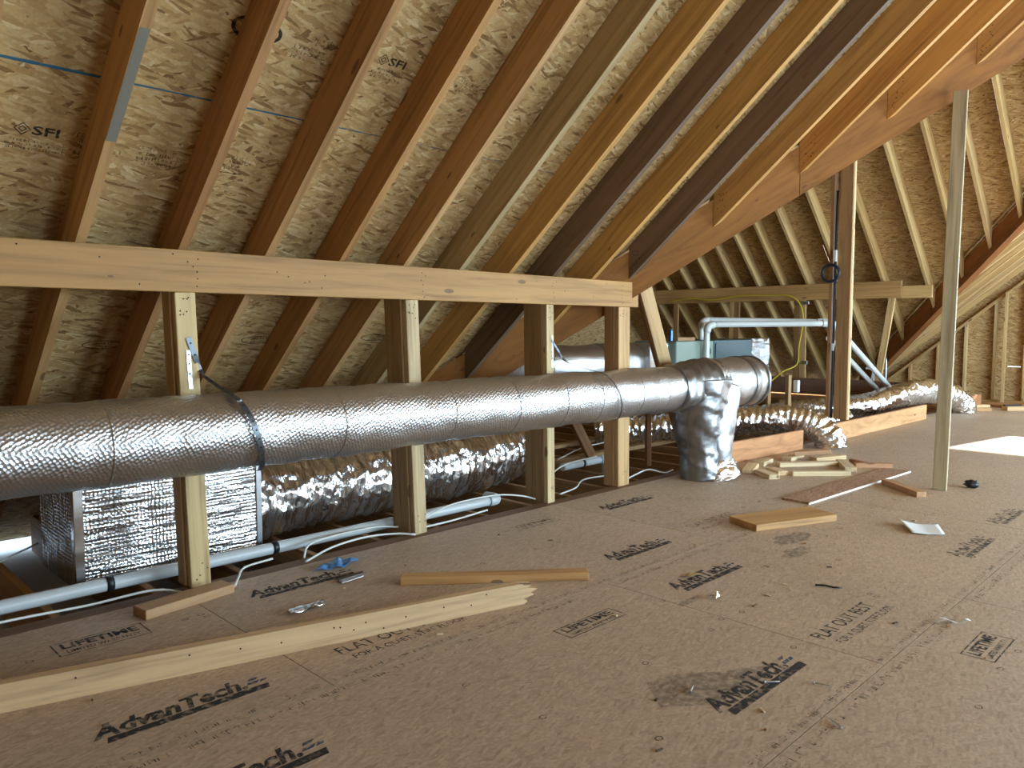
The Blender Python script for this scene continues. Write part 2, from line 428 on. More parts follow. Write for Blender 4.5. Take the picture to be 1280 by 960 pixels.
for (x, y, ink) in ((2.79, 1.145, INK), (1.45, 2.305, INK), (3.85, 2.36, INKF)):
    p = panel_at(x+.2, y)
    put_text('FLAT OUT BEST', FP, x, y, .50, .085, ink, p, 0, .004)
    put_text('FOR A QUIET, STIFF FLOOR', FP, x+.02, y-.065, .52, .05, ink, p)
for y0 in (.91, 2.117):
    for a, b, c, d, o in PANELS:
        if abs(c-y0) < .01 and b > .2 and a < 6.5:
            put_polys(small_print(max(a, .3)+.02, y0+.018, min(b, 6)-max(a, .3)-.05, .022, rp), FP, INKF, o)
        if abs(d-y0) < .01 and b > .2 and a < 6.5:
            put_polys(small_print(max(a, .3)+.05, y0-.05, min(b, 6)-max(a, .3)-.3, .026, rp), FP, INKF, o)
for i in range(70):   # nailing guide rings and squares
    x = rp.uniform(.5, 5.5); y = rp.choice((.3, .6, 1.2, 1.51, 1.81, 2.42, 2.72, 3.02))+rp.uniform(-.02, .02)
    put_polys(ring(x, y, .014, .011, .003, 12), FP, INK, panel_at(x, y), 'nailing_mark')
def smudge(pts, name='floor_smudge'):
    put_polys([pts], Matrix.Translation((0, 0, .0011)), STAIN, panel_at(*pts[0]), name)
def blob2(cx, cy, rx, ry, n=18, jit=.25, rot=0):
    out = []
    for i in range(n):
        a = 2*math.pi*i/n; r = 1+jit*fbm((math.cos(a)*1.3+cx, math.sin(a)*1.3+cy, 0), 1.5); x, y = rx*r*math.cos(a), ry*r*math.sin(a)
        out.append((cx+x*math.cos(rot)-y*math.sin(rot), cy+x*math.sin(rot)+y*math.cos(rot)))
    return out
smudge([(2.03, 1.41), (1.925, 1.285), (2.04, 1.19), (2.16, 1.16), (2.36, 1.16), (2.42, 1.20), (2.28, 1.28), (2.17, 1.37)])
smudge(blob2(4.05, 1.86, .17, .07, jit=.5)); smudge(blob2(3.80, 1.72, .13, .045, jit=.5)); smudge(blob2(2.78, 1.72, .10, .018, jit=.5));

# --- framing beyond the floor edge
rim = struct('trim_1', (3, 3.36, 0), 'wooden rim beam along the floor edge')
block('rim_beam', (-3.5, 3.338, -.24), (12.95, 3.43, -.001), srgb(120, 86, 56), rim)
jf = struct('floor', (3, 4.4, -.02), 'open ceiling joists beyond the floor edge')
k = 0
x = -1.6
while x < 13.6:
    block('joist', (x, 3.432, -.27), (x+.038, 8.9 if x > 2.6 else 5.6, -.03), srgb(*random.choice(((168, 128, 84), (150, 112, 72), (186, 146, 100)))), jf, axis=1); x += .4064
for y in (4.42, 5.0):
    block('strongback', (2.0, y, -.028), (12.9, y+.089, .010), srgb(176, 138, 92), jf)
low = struct('floor', (3, 4.4, -.3), 'pale ceiling board seen between the joists')
slab('ceiling_board', rect(-3.5, 3.33, 14, 9.0), Matrix.Translation((0, 0, -.30)), .012, DRYW, low)

# --- sloping ceilings: sheathing boards and rafters
def slope_frame(o, ex, ey):
    ex, ey = V(ex).normalized(), V(ey).normalized(); return frame_m(V(o), ex, ey, ex.cross(ey))
ceil = struct('ceiling', (2, 2, 3), 'main roof slope of strand board and rafters')
# frame of main slope underside of boards: local x = +X, local y = distance up the slope from y=0 line
zo = AM+RD*H1
FM = slope_frame((0, 0, zo), (1, 0, 0), (0, 1, -M1))      # local y runs down the slope, local z up/out
def ly(v): return v*H1
RED = (math.hypot(1, M1))
UE = (AM-BN-M1*(EAVE-.06))/M2
reg1 = [(-3.5, ly(RIDGE_Y)), (RX+.02, ly(RIDGE_Y)), (RX+.02, ly(L1(RX+.02)+.06)), (UE, ly(EAVE)), (-3.5, ly(EAVE))]
reg2 = [(RX+.02, ly(RIDGE_Y)), (14.0, ly(RIDGE_Y)), (14.0, ly(L2(14.0)+.06)), (RX+.02, ly(L2(RX)+.06))]
seamv = [3.035+.9366*j for j in range(-5, 4)]
def board_rows(regs, F, seams, ucuts, parent, t=.011, gap=.0025):
    out = []
    for j in range(len(seams)-1):
        us = ucuts[j % len(ucuts)]
        for a, b in zip(us, us[1:]):
            for rg in regs:
                p = clip_convex(rect(a+gap/2, seams[j]+gap/2, b-gap/2, seams[j+1]-gap/2), rg)
                if len(p) >= 3: out.append((slab('sheathing_board', p, F, t, OSB, parent), p))
    return out
uc = [[-3.6, -.95+0, 1.49, 3.93, 6.37, 8.81, 11.25, 13.69, 15], [-3.6, -2.17, .27, 2.71, 5.15, 7.59, 10.03, 12.47, 15]]
main_boards = board_rows([reg1, reg2], FM, [ly(RIDGE_Y)]+[ly(s) for s in seamv if s > RIDGE_Y]+[ly(EAVE+.2)], uc, ceil)
RCOL = {0: (192, 148, 95), 1: (178, 130, 83), 2: (184, 140, 90), 3: (183, 136, 83), 4: (193, 151, 101), 5: (178, 154, 112), 6: (202, 155, 89), 7: (114, 92, 72), 8: (205, 155, 83), 9: (110, 88, 70), 10: (204, 152, 85), 11: (199, 144, 75), 12: (203, 148, 80), 13: (195, 144, 83), 14: (203, 157, 95)}
def main_rafter(u, y0, ye0, ye1, color, parent):
    """rafter of the main slope between x=u and u+.038; lower end at y=ye0 (x=u) and ye1 (x=u+.038)"""
    vs = []
    for (x_, ye) in ((u, ye0), (u+.038, ye1)):
        for (y_, zt) in ((y0, 0), (ye, 0), (ye, RD*H1-.001), (y0, RD*H1-.001)):
            vs.append(V((x_, y_, AM-M1*y_+zt)))
    fs = [[0, 3, 2, 1], [4, 5, 6, 7], [0, 1, 5, 4], [1, 2, 6, 5], [2, 3, 7, 6], [3, 0, 4, 7]]
    M = slope_frame((u+.019, (y0+ye0)/2, AM-M1*(y0+ye0)/2), (0, 1, -M1), (1, 0, 0))
    return mesh_obj('rafter', vs, fs, WOOD, M, parent, color)
for k in range(-10, 32):
    u = .957+.405*k
    if u < 2.6: e0 = e1 = EAVE-.35; e0 = e1 = 5.45
    elif u < RX: e0, e1 = min(5.45, L1(u)-.004), min(5.45, L1(u+.038)-.004)
    else: e0, e1 = L2(u)-.115, L2(u+.038)-.115
    if e1 < RIDGE_Y+.15 or e0 < RIDGE_Y+.15: continue
    if u > 13.94: break
    c = RCOL.get(k-1 if False else k, None)
    if c is None: c = random.choice(((176, 134, 80), (190, 150, 96), (168, 120, 68))) if k > 0 else (184, 142, 90)
    if u > 9: c = random.choice(((206, 172, 118), (196, 156, 100), (212, 180, 130)))
    rf = main_rafter(u, RIDGE_Y+.03, e0, e1, srgb(*c), ceil)
    if 9 <= k <= 15:   # toe nails by the valley cut
        FK = slope_frame((u-.0008, 0, 0), (0, -1, 0), (0, 0, 1)); pk = []
        for q in range(11):
            yy = e0-.02-random.random()*.09; zz = AM-M1*yy+.04+random.random()*.15
            pk.append([(-yy+.004*math.cos(a*math.pi/3), zz+.004*math.sin(a*math.pi/3)) for a in range(6)])
        put_polys(pk, FK, HOLE, rf, 'nail_hole')['kind'] = 'stuff'
block('ridge_board', (-3.5, RIDGE_Y-.02, RIDGE_Z-.05), (14, RIDGE_Y+.02, RIDGE_Z+.24), srgb(150, 100, 58), ceil)
# grey weathered patch on the underside of one rafter
F1 = slope_frame((0, 0, AM-.0012*H1), (1, 0, 0), (0, -1, M1))
GREYW = flat('weathered_grey', srgb(122, 116, 102), .8)
put_polys([[(.958, -ly(3.02)), (.993, -ly(3.02)), (.993, -ly(2.66)), (.960, -ly(2.66))]], F1, GREYW, ceil, 'weathered_patch')

# stamps and chalk line on the sheathing
FMP = slope_frame((0, 0, zo-.0012*H1), (1, 0, 0), (0, -1, M1))   # faces down, local y up the slope: use -ly(v)
def board_near(u, v):
    for o, p in main_boards:
        xs = [q[0] for q in p]; ys = [q[1] for q in p]
        if min(xs) <= u <= max(xs) and min(ys) <= ly(v) <= max(ys): return o
    return ceil
def sfi(x, v, s=.05):
    p = board_near(x, v); y = -ly(v)
    put_text('SFI', FMP, x+s*1.15, y, s*1.7, s*1.05, INKO, p, 0, .02)
    d = []
    for (rr, tt) in ((.55, .1), (.28, .1)):
        for i in range(4):
            a, b = math.pi/2*i, math.pi/2*(i+1); cx, cy = x+s*.55, y+s*.36
            d.append([(cx+s*rr*math.cos(a), cy+s*rr*math.sin(a)), (cx+s*rr*math.cos(b), cy+s*rr*math.sin(b)), (cx+s*(rr-tt)*math.cos(b), cy+s*(rr-tt)*math.sin(b)), (cx+s*(rr-tt)*math.cos(a), cy+s*(rr-tt)*math.sin(a))])
    put_polys(d, FMP, INKO, p)
def stamp_lines(x, v, wd, hs, n):
    y = -ly(v); out = []
    for i in range(n): out += small_print(x+rp.uniform(0, .02), y-i*hs*1.35, wd*rp.uniform(.75, 1), hs, rp)
    put_polys(out, FMP, INKO, board_near(x, v))
sfi(.725, 3.265, .052); stamp_lines(.70, 3.295, .20, .013, 3); stamp_lines(.93, 3.25, .16, .020, 4); stamp_lines(1.15, 3.26, .20, .018, 4)
stamp_lines(1.50, 3.24, .10, .016, 3); stamp_lines(1.50, 3.285, .10, .014, 1)
put_polys([rect(1.49, -ly(3.30), 1.57, -ly(3.30)+.003), [(1.565, -ly(3.30)-.006), (1.585, -ly(3.30)+.0015), (1.565, -ly(3.30)+.009)]], FMP, INKO, board_near(1.5, 3.29))
sfi(1.955, 2.765, .05); stamp_lines(1.95, 2.79, .17, .014, 3)
stamp_lines(1.64, 2.755, .12, .015, 2); stamp_lines(1.575, 2.795, .20, .016, 3); stamp_lines(2.38, 2.735, .20, .018, 4)
put_polys(ring(1.425, -ly(2.775), .10, .055, .014, 32)+[rect(1.37, -ly(2.775)-.006, 1.48, -ly(2.775)+.008)], FMP, INKO, board_near(1.42, 2.775))
for (x, v) in ((1.20, 4.22), (2.82, 4.19), (.45, 4.22), (2.02, 4.2)):
    p = board_near(x, v); y = -ly(v)
    put_polys(ring(x+.09, y+.01, .10, .035, .006, 24)+small_print(x+.04, y+.012, .11, .024, rp)+small_print(x+.05, y-.018, .10, .022, rp), FMP, INKO, p)
# chalk: ragged strip along the seam
for a_, b_, wd in ((.3, .955, .022), (1.0, 1.36, .012), (1.40, 1.765, .012), (1.81, 2.165, .008), (2.22, 2.56, .004), (2.62, 2.96, .005), (3.03, 3.38, .004), (3.43, 3.8, .003)):
    pl_ = []; n = 18
    for i in range(n):
        x0, x1 = a_+(b_-a_)*i/n, a_+(b_-a_)*(i+1)/n; y = -ly(3.037); w0 = wd*(.5+.5*abs(fbm((x0, 3, 1), 9))); w1 = wd*(.5+.5*abs(fbm((x1, 3, 1), 9)))
        pl_.append([(x0, y-w0/2), (x1, y-w1/2), (x1, y+w1/2), (x0, y+w0/2)])
    put_polys(pl_, FMP, CHALK, board_near((a_+b_)/2, 3.05), 'chalk_line')

# --- wing slopes
wingf = struct('ceiling', (11, 4, 3), 'far wing slope of bright strand board and rafters')
zf = BF+RD*H2
FF = slope_frame((0, 0, zf), (0, -1, 0), (1, 0, -M2))     # local x = -y world, local y down the slope
def lx(u): return u*H2
regf = [(-9.0, lx(RX-.03)), (-(L2(RX)-.05), lx(RX-.03)), (-(L2(13.75)-.06), lx(13.75)), (-9.0, lx(13.75))]
wseams = [lx(RX-.03)]+[lx(8.42+.8987*j) for j in range(0, 6)]+[lx(13.9)]
wc = [[-9.1, -7.2, -4.76, -2.32, .12, 2], [-9.1, -8.4, -5.98, -3.54, -1.1, 2]]
board_rows([regf], FF, wseams, wc, wingf)
WV = [8.4, 8.0, 7.6, 7.17, 6.75, 6.33, 5.93, 5.54, 5.13, 4.62, 4.05, 3.49, 3.04, 2.65, 2.27, 1.86, 1.45, 1.04, .62, .2]
for v in WV:
    x0 = RX+.03
    def xe(vv): return min(13.3, (vv*M1-AM+BF)/M2-.004)
    xa, xb = xe(v-.038), xe(v)
    vs = []
    for (y_, xx) in ((v-.038, xa), (v, xb)):
        for (x_, zt) in ((x0, 0), (xx, 0), (xx, RD*H2-.001), (x0, RD*H2-.001)): vs.append(V((x_, y_, BF-M2*x_+zt)))
    fs = [[0, 1, 2, 3], [4, 7, 6, 5], [0, 4, 5, 1], [1, 5, 6, 2], [2, 6, 7, 3], [3, 7, 4, 0]]
    mesh_obj('rafter', vs, fs, WOOD, slope_frame((x0, v-.019, BF-M2*x0), (1, 0, -M2), (0, 1, 0)), wingf, srgb(*random.choice(((212, 178, 120), (200, 164, 106), (206, 170, 116)))))
block('ridge_board', (RX-.02, -.5, RZ-.08), (RX+.02, 9, RZ+.24), srgb(160, 112, 64), wingf, axis=1)
wingn = struct('ceiling', (5, 5, 2.5), 'near wing slope of strand board and rafters')
zn = BN+RD*H2
FN = slope_frame((0, 0, zn), (0, 1, 0), (-1, 0, -M2))
regn = [(9.0, -lx(RX+.03)), (L1(RX)-.02, -lx(RX+.03)), (L1(2.6)-.02, -lx(2.6)), (9.0, -lx(2.6))]
board_rows([regn], FN, [-lx(RX+.03)]+[-lx(7.95-.8987*j) for j in range(0, 6)]+[-lx(2.5)], [[-2, .5, 2.94, 5.38, 7.8, 9.1], [-2, 1.7, 4.16, 6.6, 9.1]], wingn)
for i in range(22):
    v = .3+.4064*i
    if v > 8.9: break
    x0 = max(2.85, (AM-M1*v-BN)/M2+.11); x0b = max(2.85, (AM-M1*(v+.038)-BN)/M2+.11)
    vs = []
    for (y_, xx) in ((v, x0), (v+.038, x0b)):
        for (x_, zt) in ((xx, 0), (RX-.03, 0), (RX-.03, RD*H2-.001), (xx, RD*H2-.001)): vs.append(V((x_, y_, BN+M2*x_+zt)))
    fs = [[0, 1, 2, 3], [4, 7, 6, 5], [0, 4, 5, 1], [1, 5, 6, 2], [2, 6, 7, 3], [3, 7, 4, 0]]
    mesh_obj('rafter', vs, fs, WOOD, slope_frame((x0, v, BN+M2*x0), (1, 0, M2), (0, 1, 0)), wingn, srgb(204, 168, 112))
# opposite slope of the main roof and the walls out of view
opp = struct('ceiling', (5, -2.5, 3.8), 'opposite main roof slope of strand board')
FO = slope_frame((0, RIDGE_Y, RIDGE_Z+RD*H1), (-1, 0, 0), (0, -1, -M1))
for a in range(8):
    for r_ in range(4):
        x0 = -14+2.4384*a; y0 = r_*1.2192
        p = clip(clip(rect(x0, y0+.002, x0+2.436, y0+1.217), 1, 0, 3.5), 0, 1, 4.5)
        if len(p) > 2: slab('sheathing_board', p, FO, .011, OSB, opp)
wing_end = struct('wall_wing', (8, 9, 0), 'gable end wall of the wing in strand board')
FW = slope_frame((0, 9.0, 0), (1, 0, 0), (0, 0, 1))
for a in range(5):
    p = rect(2.4+2.4384*a, -.3, 2.4+2.4384*(a+1)-.003, 5.2)
    p = clip(clip(p, -M2, 1, BN+.25), M2, 1, BF+.25)
    if len(p) > 2: slab('sheathing_board', p, FW, -.011, OSB, wing_end)
back = struct('wall_back', (-3.5, 0, 0), 'gable wall of strand board behind the open floor')
FB = slope_frame((-3.5, 0, 0), (0, 1, 0), (0, 0, 1))
def under_main(p): return clip(clip(p, M1, 1, AM+RD*H1), -M1, 1, RIDGE_Z+RD*H1-M1*RIDGE_Y*-1 if False else RIDGE_Z+RD*H1+M1*.9)
for (a, b, z0, z1) in ((-4.3, -2.4, -.3, 5.6), (-2.4, 0, -.3, 5.6), (0, 1.6, -.3, 5.6), (1.6, 3.9, -.3, 5.6), (3.9, 6.0, -.3, 5.6)):
    p = under_main(rect(a, z0, b-.003, z1))
    if len(p) > 2: slab('sheathing_board', p, FB, -.011, OSB, back)
gable = struct('wall_gable', (14, 3, 0), 'gable wall of strand board and studs')
FG = slope_frame((14.0, 0, 0), (0, 1, 0), (0, 0, 1))
for (a, b, z0, z1) in ((-4.3, -1.25, -.3, 5.6), (-1.25, 1.28, -.3, 1.35), (-1.25, 1.28, 1.80, 5.6), (1.28, 2.845, -.3, .563), (2.845, 3.02, -.3, .560), (3.02, 4.02, -.3, .563), (4.02, 6.0, -.3, .563),
                       (1.28, 2.845, .5632, 5.6), (2.845, 3.02, .572, 5.6), (3.02, 4.02, .5632, 1.78), (3.02, 4.02, 1.7802, 5.6), (4.02, 6.0, .5632, 5.6)):
    p = under_main(rect(a, z0, b-.001, z1))
    if len(p) > 2: slab('sheathing_board', p, FG, .011, OSB, gable)
for v, c in ((4.42, (196, 156, 100)), (4.0, (206, 170, 116)), (3.6, (214, 184, 134)), (3.19, (216, 188, 140)), (2.78, (210, 176, 120)), (2.37, (210, 176, 120)), (1.62, (210, 176, 120))):
    block('stud', (13.905, v-.019, .038), (13.995, v+.019, min(AM-M1*v-.1, 3.0)), srgb(*c), gable, axis=2)
block('sole_plate', (13.905, -4.1, 0), (13.995, 5.0, .038), srgb(190, 150, 98), gable, axis=1)
lumber('top_plate', (13.95, 2.2, AM-M1*2.2-.10), (13.95, 5.0, AM-M1*5.0-.10), .089, .038, (0, 0, 1), srgb(204, 168, 114), gable)
side = struct('wall_side', (5, -4.2, 0), 'side wall of strand board with window openings')
FS = slope_frame((0, -4.2, 0), (-1, 0, 0), (0, 0, 1))
for (a, b, z0, z1) in ((-3.5, 1.9, -.05, 2.5), (1.9, 2.9, -.05, .8), (1.9, 2.9, 2.0, 2.5), (2.9, 4.5, -.05, 2.5), (4.5, 5.9, -.05, .75), (4.5, 5.9, 2.05, 2.5), (5.9, 6.9, -.05, 2.5), (6.9, 10.7, -.05, .6), (6.9, 10.7, 2.2, 2.5), (10.7, 14, -.05, 2.5)):
    slab('sheathing_board', rect(-b, z0, -a, z1), FS, .011, OSB, side)
for i, (x0, x1, z0, z1) in enumerate(((1.9, 2.9, .8, 2.0), (4.5, 5.9, .75, 2.05), (6.9, 10.7, .6, 2.2))):
    wn = struct('window_%d' % (i+1), ((x0+x1)/2, -4.15, z0), 'window opening framed in wood')
    for q in ((x0-.04, x0), (x1, x1+.04)): block('jamb', (q[0], -4.195, z0), (q[1], -4.105, z1), srgb(206, 170, 116), wn, axis=2)
    block('sill', (x0-.04, -4.195, z0-.04), (x1+.04, -4.105, z0), srgb(206, 170, 116), wn); block('head', (x0-.04, -4.195, z1), (x1+.04, -4.105, z1+.09), srgb(206, 170, 116), wn)
wn = struct('window_4', (13.95, 0, 1.35), 'gable window opening framed in wood')
for q in ((-1.29, -1.25), (1.28, 1.32)): block('jamb', (13.905, q[0], 1.35), (13.995, q[1], 1.80), srgb(206, 170, 116), wn, axis=2)
block('sill', (13.905, -1.29, 1.31), (13.995, 1.32, 1.35), srgb(206, 170, 116), wn, axis=1); block('head', (13.905, -1.29, 1.80), (13.995, 1.32, 1.89), srgb(206, 170, 116), wn, axis=1)

# ================================================================== framing things
def valley_beam(name, label, ua, ub, Lf, nrm, th, drop, rise, color, cuts, grp=None):
    """deep beam under a valley, front face on y=Lf(x), thickness th along nrm"""
    t = top(name, label, 'beam', (ua, Lf(ua), AM-M1*Lf(ua)), grp)
    us = [ua]+cuts+[ub]; nrm = V(nrm).normalized()*th
    for a, b in zip(us, us[1:]):
        b -= .003 if b != ub else 0; vs = []
        for u in (a, b):
            y = Lf(u); z = AM-M1*y; sh = .06 if (u == b and b != ub) or (u == a and a != ua) else 0
            for (q, zz, s_) in ((0, -drop, 0), (1, -drop, 0), (1, rise, sh), (0, rise, sh)):
                p = V((u, y, z+zz))+nrm*q; vs.append(p)
        fs = [[0, 3, 2, 1], [4, 5, 6, 7], [0, 1, 5, 4], [1, 2, 6, 5], [2, 3, 7, 6], [3, 0, 4, 7]]
        d = (V((b, Lf(b), AM-M1*Lf(b)))-V((a, Lf(a), AM-M1*Lf(a)))).normalized()
        ez = (V((0, 0, 1))-d*d.z).normalized()
        mesh_obj('beam_ply', vs, fs, LVL, frame_m(V((a, Lf(a), AM-M1*Lf(a))), d, ez.cross(d), ez), t, srgb(*color))
    return t
valley_beam('valley_beam', 'deep reddish brown laminated valley beam that the long rafters are cut against', 2.62, RX, L1, (1.1, 1, 0), .089, .155, .2, (152, 100, 46), [5.42])
valley_beam('valley_beam', 'laminated valley beam with rafter tips ending on it beyond the wing header', RX+.05, 13.2, L2, (1.1, -1, 0), .089, .10, .2, (158, 100, 48), [])

# knee wall
kw = top('knee_wall', 'light wooden knee wall of thick header on four posts beside long foil duct', 'knee wall', (2.5, 3.40, 0))
hd = block('header', (-1.4, 3.378, 1.312), (4.70, 3.416, 1.494), srgb(178, 134, 76), kw)
def nail_holes(parent, pts, F, r=.0035):
    put_polys([[(x+r*math.cos(a*math.pi/3), y+r*math.sin(a*math.pi/3)) for a in range(6)] for x, y in pts], F, HOLE, parent, 'nail_hole')['kind'] = 'stuff'
FH = slope_frame((0, 3.3768, 0), (1, 0, 0), (0, 0, 1))
rh = random.Random(5)
pts = []
for px in (1.42, 2.68, 3.76, 4.5):
    pts += [(px+rh.uniform(-.012, .012), 1.335+.03*j+rh.uniform(-.008, .008)) for j in range(5)]
pts += [(rh.uniform(.6, 4.6), rh.uniform(1.33, 1.48)) for j in range(22)]
nail_holes(hd, pts, FH)
def post(u0, u1, dark_u, depth_b, cA, cB, lean=0, wa=.038):
    """stud with its wide face to the room and a second stud on edge behind it; lean shifts the top"""
    cu = (u0+u1)/2; zt = 1.3115
    a = lumber('post', (cu, 3.379+.019, 0), (cu+lean, 3.379+.019, zt), u1-u0, .038, (0, 1, 0), srgb(*cA), kw)
    du = dark_u+wa/2
    lumber('post', (du, 3.4185+depth_b/2, 0), (du+lean*1.1, 3.4185+depth_b/2, 1.44 if depth_b < .1 else 1.36), wa, depth_b, (0, 1, 0), srgb(*cB), kw)
    nail_holes(a, [(rh.uniform(u0+.015, u1-.015)+lean*.95, rh.uniform(1.2, 1.29)) for j in range(7)]+[(rh.uniform(u0+.015, u1-.015), rh.uniform(.03, .12)) for j in range(4)], FH)
    return a
post(1.360, 1.450, 1.352, .085, (210, 182, 130), (190, 158, 110), -.035)
post(2.612, 2.698, 2.605, .150, (206, 182, 138), (176, 146, 102), -.05)
post(3.715, 3.785, 3.712, .165, (212, 186, 138), (166, 134, 90), -.02)
post(4.475, 4.61, 4.47, .089, (198, 158, 106), (182, 142, 94), -.01)
ps_ = put_text('SPF', slope_frame((0, 3.3768, 0), (1, 0, 0), (0, 0, 1)), 4.475, .66, .10, .06, INKF, kw, 0, .01) if False else None

def single(name, label, cat, p0, p1, wy, wz, side, color, group=None, mat=None, holes=None):
    o = lumber(name, p0, p1, wy, wz, side, srgb(*color), None, mat); tag(o, label, cat, group); return o
# thin prop under the valley beam, ridge post, braces
single('prop_post', 'slender pale stud standing alone as a prop under the valley beam', 'post', (6.03, 1.685, 0), (6.06, 1.66, 2.80), .089, .038, (1, .15, 0), (188, 172, 138))
rp_ = top('ridge_post', 'tall brown built-up post with white edge strip and black cable on curb board', 'post', (8.24, 3.28, .19))
block('ply', (8.20, 3.21, .192), (8.238, 3.35, RZ-.09), srgb(178, 136, 90), rp_, axis=2)
block('ply', (8.239, 3.21, .192), (8.277, 3.35, RZ-.09), srgb(226, 200, 150), rp_, axis=2)
block('ply', (8.20, 3.40, .192), (8.277, 3.438, RZ-.09), srgb(170, 124, 80), rp_, axis=2)
tag(tube('power_cable', [(8.21, 3.375, .2), (8.212, 3.374, 1.0), (8.21, 3.376, 1.75), (8.214, 3.375, 2.6)], .013, BLACK, None, 8, .1), 'black cable running down the groove of the ridge post', 'cable')
coil = top('cable_coil', 'small coil of navy cable hanging on the ridge post', 'cable', (8.17, 3.40, 1.73))
for j in range(4):
    pts = [(8.175-.010*(j % 2), 3.41+(.085+.006*(j % 3))*math.cos(a), 1.735+(.085+.006*(j % 3))*math.sin(a)+.003*j) for a in [2*math.pi*i/24 for i in range(25)]]
    tube('loop', pts, .0075, NAVY, coil, 6, .03)
tag(block('pipe_clip', (8.185, 3.362, .92), (8.199, 3.388, 1.0), mat=WHITEP), 'white plastic clip low on the ridge post', 'clip')
tag(block('pipe_stub', (8.170, 3.355, 1.86), (8.199, 3.39, 1.98), mat=WHITEP), 'white plastic stub above the cable coil', 'clip')
br = top('leaning_brace', 'leaning doubled stud brace from valley beam down behind the taped duct tee', 'brace', (5.6, 3.55, 0))
lumber('ply', (4.83, 3.42, 1.47), (5.80, 3.60, 0), .11, .038, (-.5, -1, 0), srgb(214, 178, 128), br)
lumber('ply', (4.85, 3.458, 1.47), (5.82, 3.638, 0), .11, .038, (-.5, -1, 0), srgb(170, 116, 70), br)
single('leaning_brace', 'short brown stud leaning under the long duct beside white pipe elbow', 'brace', (4.98, 4.40, .62), (5.37, 4.36, .012), .10, .038, (0, 1, 0), (160, 114, 68))
single('support_post', 'short dark brown post standing behind the taped duct drop', 'post', (5.38, 3.75, 0), (5.38, 3.75, .62), .10, .038, (1, -1, 0), (136, 86, 50))
# wing knee wall
wk = top('wing_knee_wall', 'wooden wing knee wall with yellow cable along its header', 'knee wall', (11.4, 5, .18))
block('header', (11.38, 3.76, 1.585), (11.418, 8.6, 1.82), srgb(190, 148, 92), wk, axis=1)
block('header', (11.385, 3.37, 1.575), (11.423, 3.757, 1.745), srgb(214, 176, 116), wk, axis=1)
block('base_beam', (11.36, 3.56, .17), (11.45, 8.6, .41), srgb(128, 96, 80), wk, axis=1, mat=LVL)
for (yt, yb, c) in ((6.33, 6.35, (200, 164, 112)), (6.25, 6.27, (150, 112, 72)), (5.16, 5.14, (196, 160, 108)), (5.25, 5.24, (160, 122, 80)), (3.88, 4.04, (220, 184, 128)), (7.4, 7.4, (170, 130, 84))):
    lumber('post', (11.40, yb, .411), (11.40, yt, 1.584), .089, .038, (1, 0, 0), srgb(*c), wk)
# posts by the far valley and the gable wall
single('valley_post', 'slim stud standing under the far end of second valley beam', 'post', (11.95, 3.32, 0), (11.95, 3.32, 1.46), .06, .089, (1, 0, 0), (214, 178, 124))
single('loose_stud', 'stud leaning upright against the gable wall studs', 'stud', (13.80, 3.03, .005), (13.88, 3.04, 1.72), .038, .07, (1, 0, 0), (218, 186, 132))
# curb boards
CU = (206, 150, 104)
def curb(name, label, x0, y0, x1, y1, c):
    o = lumber(name, (x0, y0+.02, .093), (x1, y1+.02, .093), .038, .184, (0, 0, 1), srgb(*c), None, LVL, .004); tag(o, label, 'curb board', 'laminated curb boards on edge along the floor'); return o
curb('curb_board', 'orange curb board on edge between the duct drop and first flex elbow', 5.62, 3.30, 7.16, 3.20, CU)
curb('curb_board', 'long curb board on edge carrying the ridge post', 7.72, 3.19, 10.68, 3.17, (216, 166, 116))
curb('curb_board', 'short curb board on edge beyond the second flex elbow', 12.02, 3.15, 13.0, 3.12, (196, 138, 92))

# ================================================================== ducts
def wrap_disp(amp_ring, pitch_, amp_n, sc):
    def f(s, th, p):
        q = (s/pitch_) % 1.0
        a = -amp_ring*math.exp(-((q-.5)/.05)**2)
        return a+amp_n*fbm(p, sc)
    return f
TY, TZ = 3.195, .71
tr = top('insulated_duct', 'long foil bubble-wrapped duct with taped tee dropping to the floor', 'duct', (2.5, TY, .54))
tk = tube('duct_jacket', straight((-1.4, TY, TZ), (4.98, TY, TZ), .028), .166, F_BUB, tr, 56, smooth_path=False, disp=wrap_disp(.006, .305, .008, 3.2))
def band(name, c0, c1, r, mat, parent, disp=None, seg=48, step=.02): return tube(name, straight(c0, c1, step), r, mat, parent, seg, smooth_path=False, disp=disp)
for s in (.95, 1.95, 2.62, 3.1, 3.52, 3.86, 4.3, 4.62): band('seam_tape', (s, TY, TZ), (s+.010, TY, TZ), .1685, F_BUB, tr, lambda s_, th, p: .008*fbm(p, 3.2), step=.005)
cr = lambda a, sc: (lambda s_, th, p: a*fbm(p, sc))
tube('tape_wrap', straight((4.84, TY, TZ), (5.40, TY, TZ), .02), lambda s, f: .176+.035*f, F_TAPE, tr, 56, smooth_path=False, disp=lambda s, th, p: .014*fbm(p, 7)+.006*math.sin(s*60+3*th))
tube('end_section', straight((5.30, TY, TZ+.005), (6.02, TY, TZ+.005), .025), .205, F_BUB, tr, 56, smooth_path=False, disp=cr(.008, 5))
tube('end_tape', straight((5.80, TY, TZ+.005), (5.88, TY, TZ+.005), .02), .212, F_TAPE, tr, 56, smooth_path=False, disp=cr(.006, 8))
tube('end_cap', straight((6.0, TY, TZ+.005), (6.07, TY, TZ+.005), .01), lambda s, f: .216-.05*max(0, f-.4), F_TAPE, tr, 56, smooth_path=False, disp=cr(.005, 8))
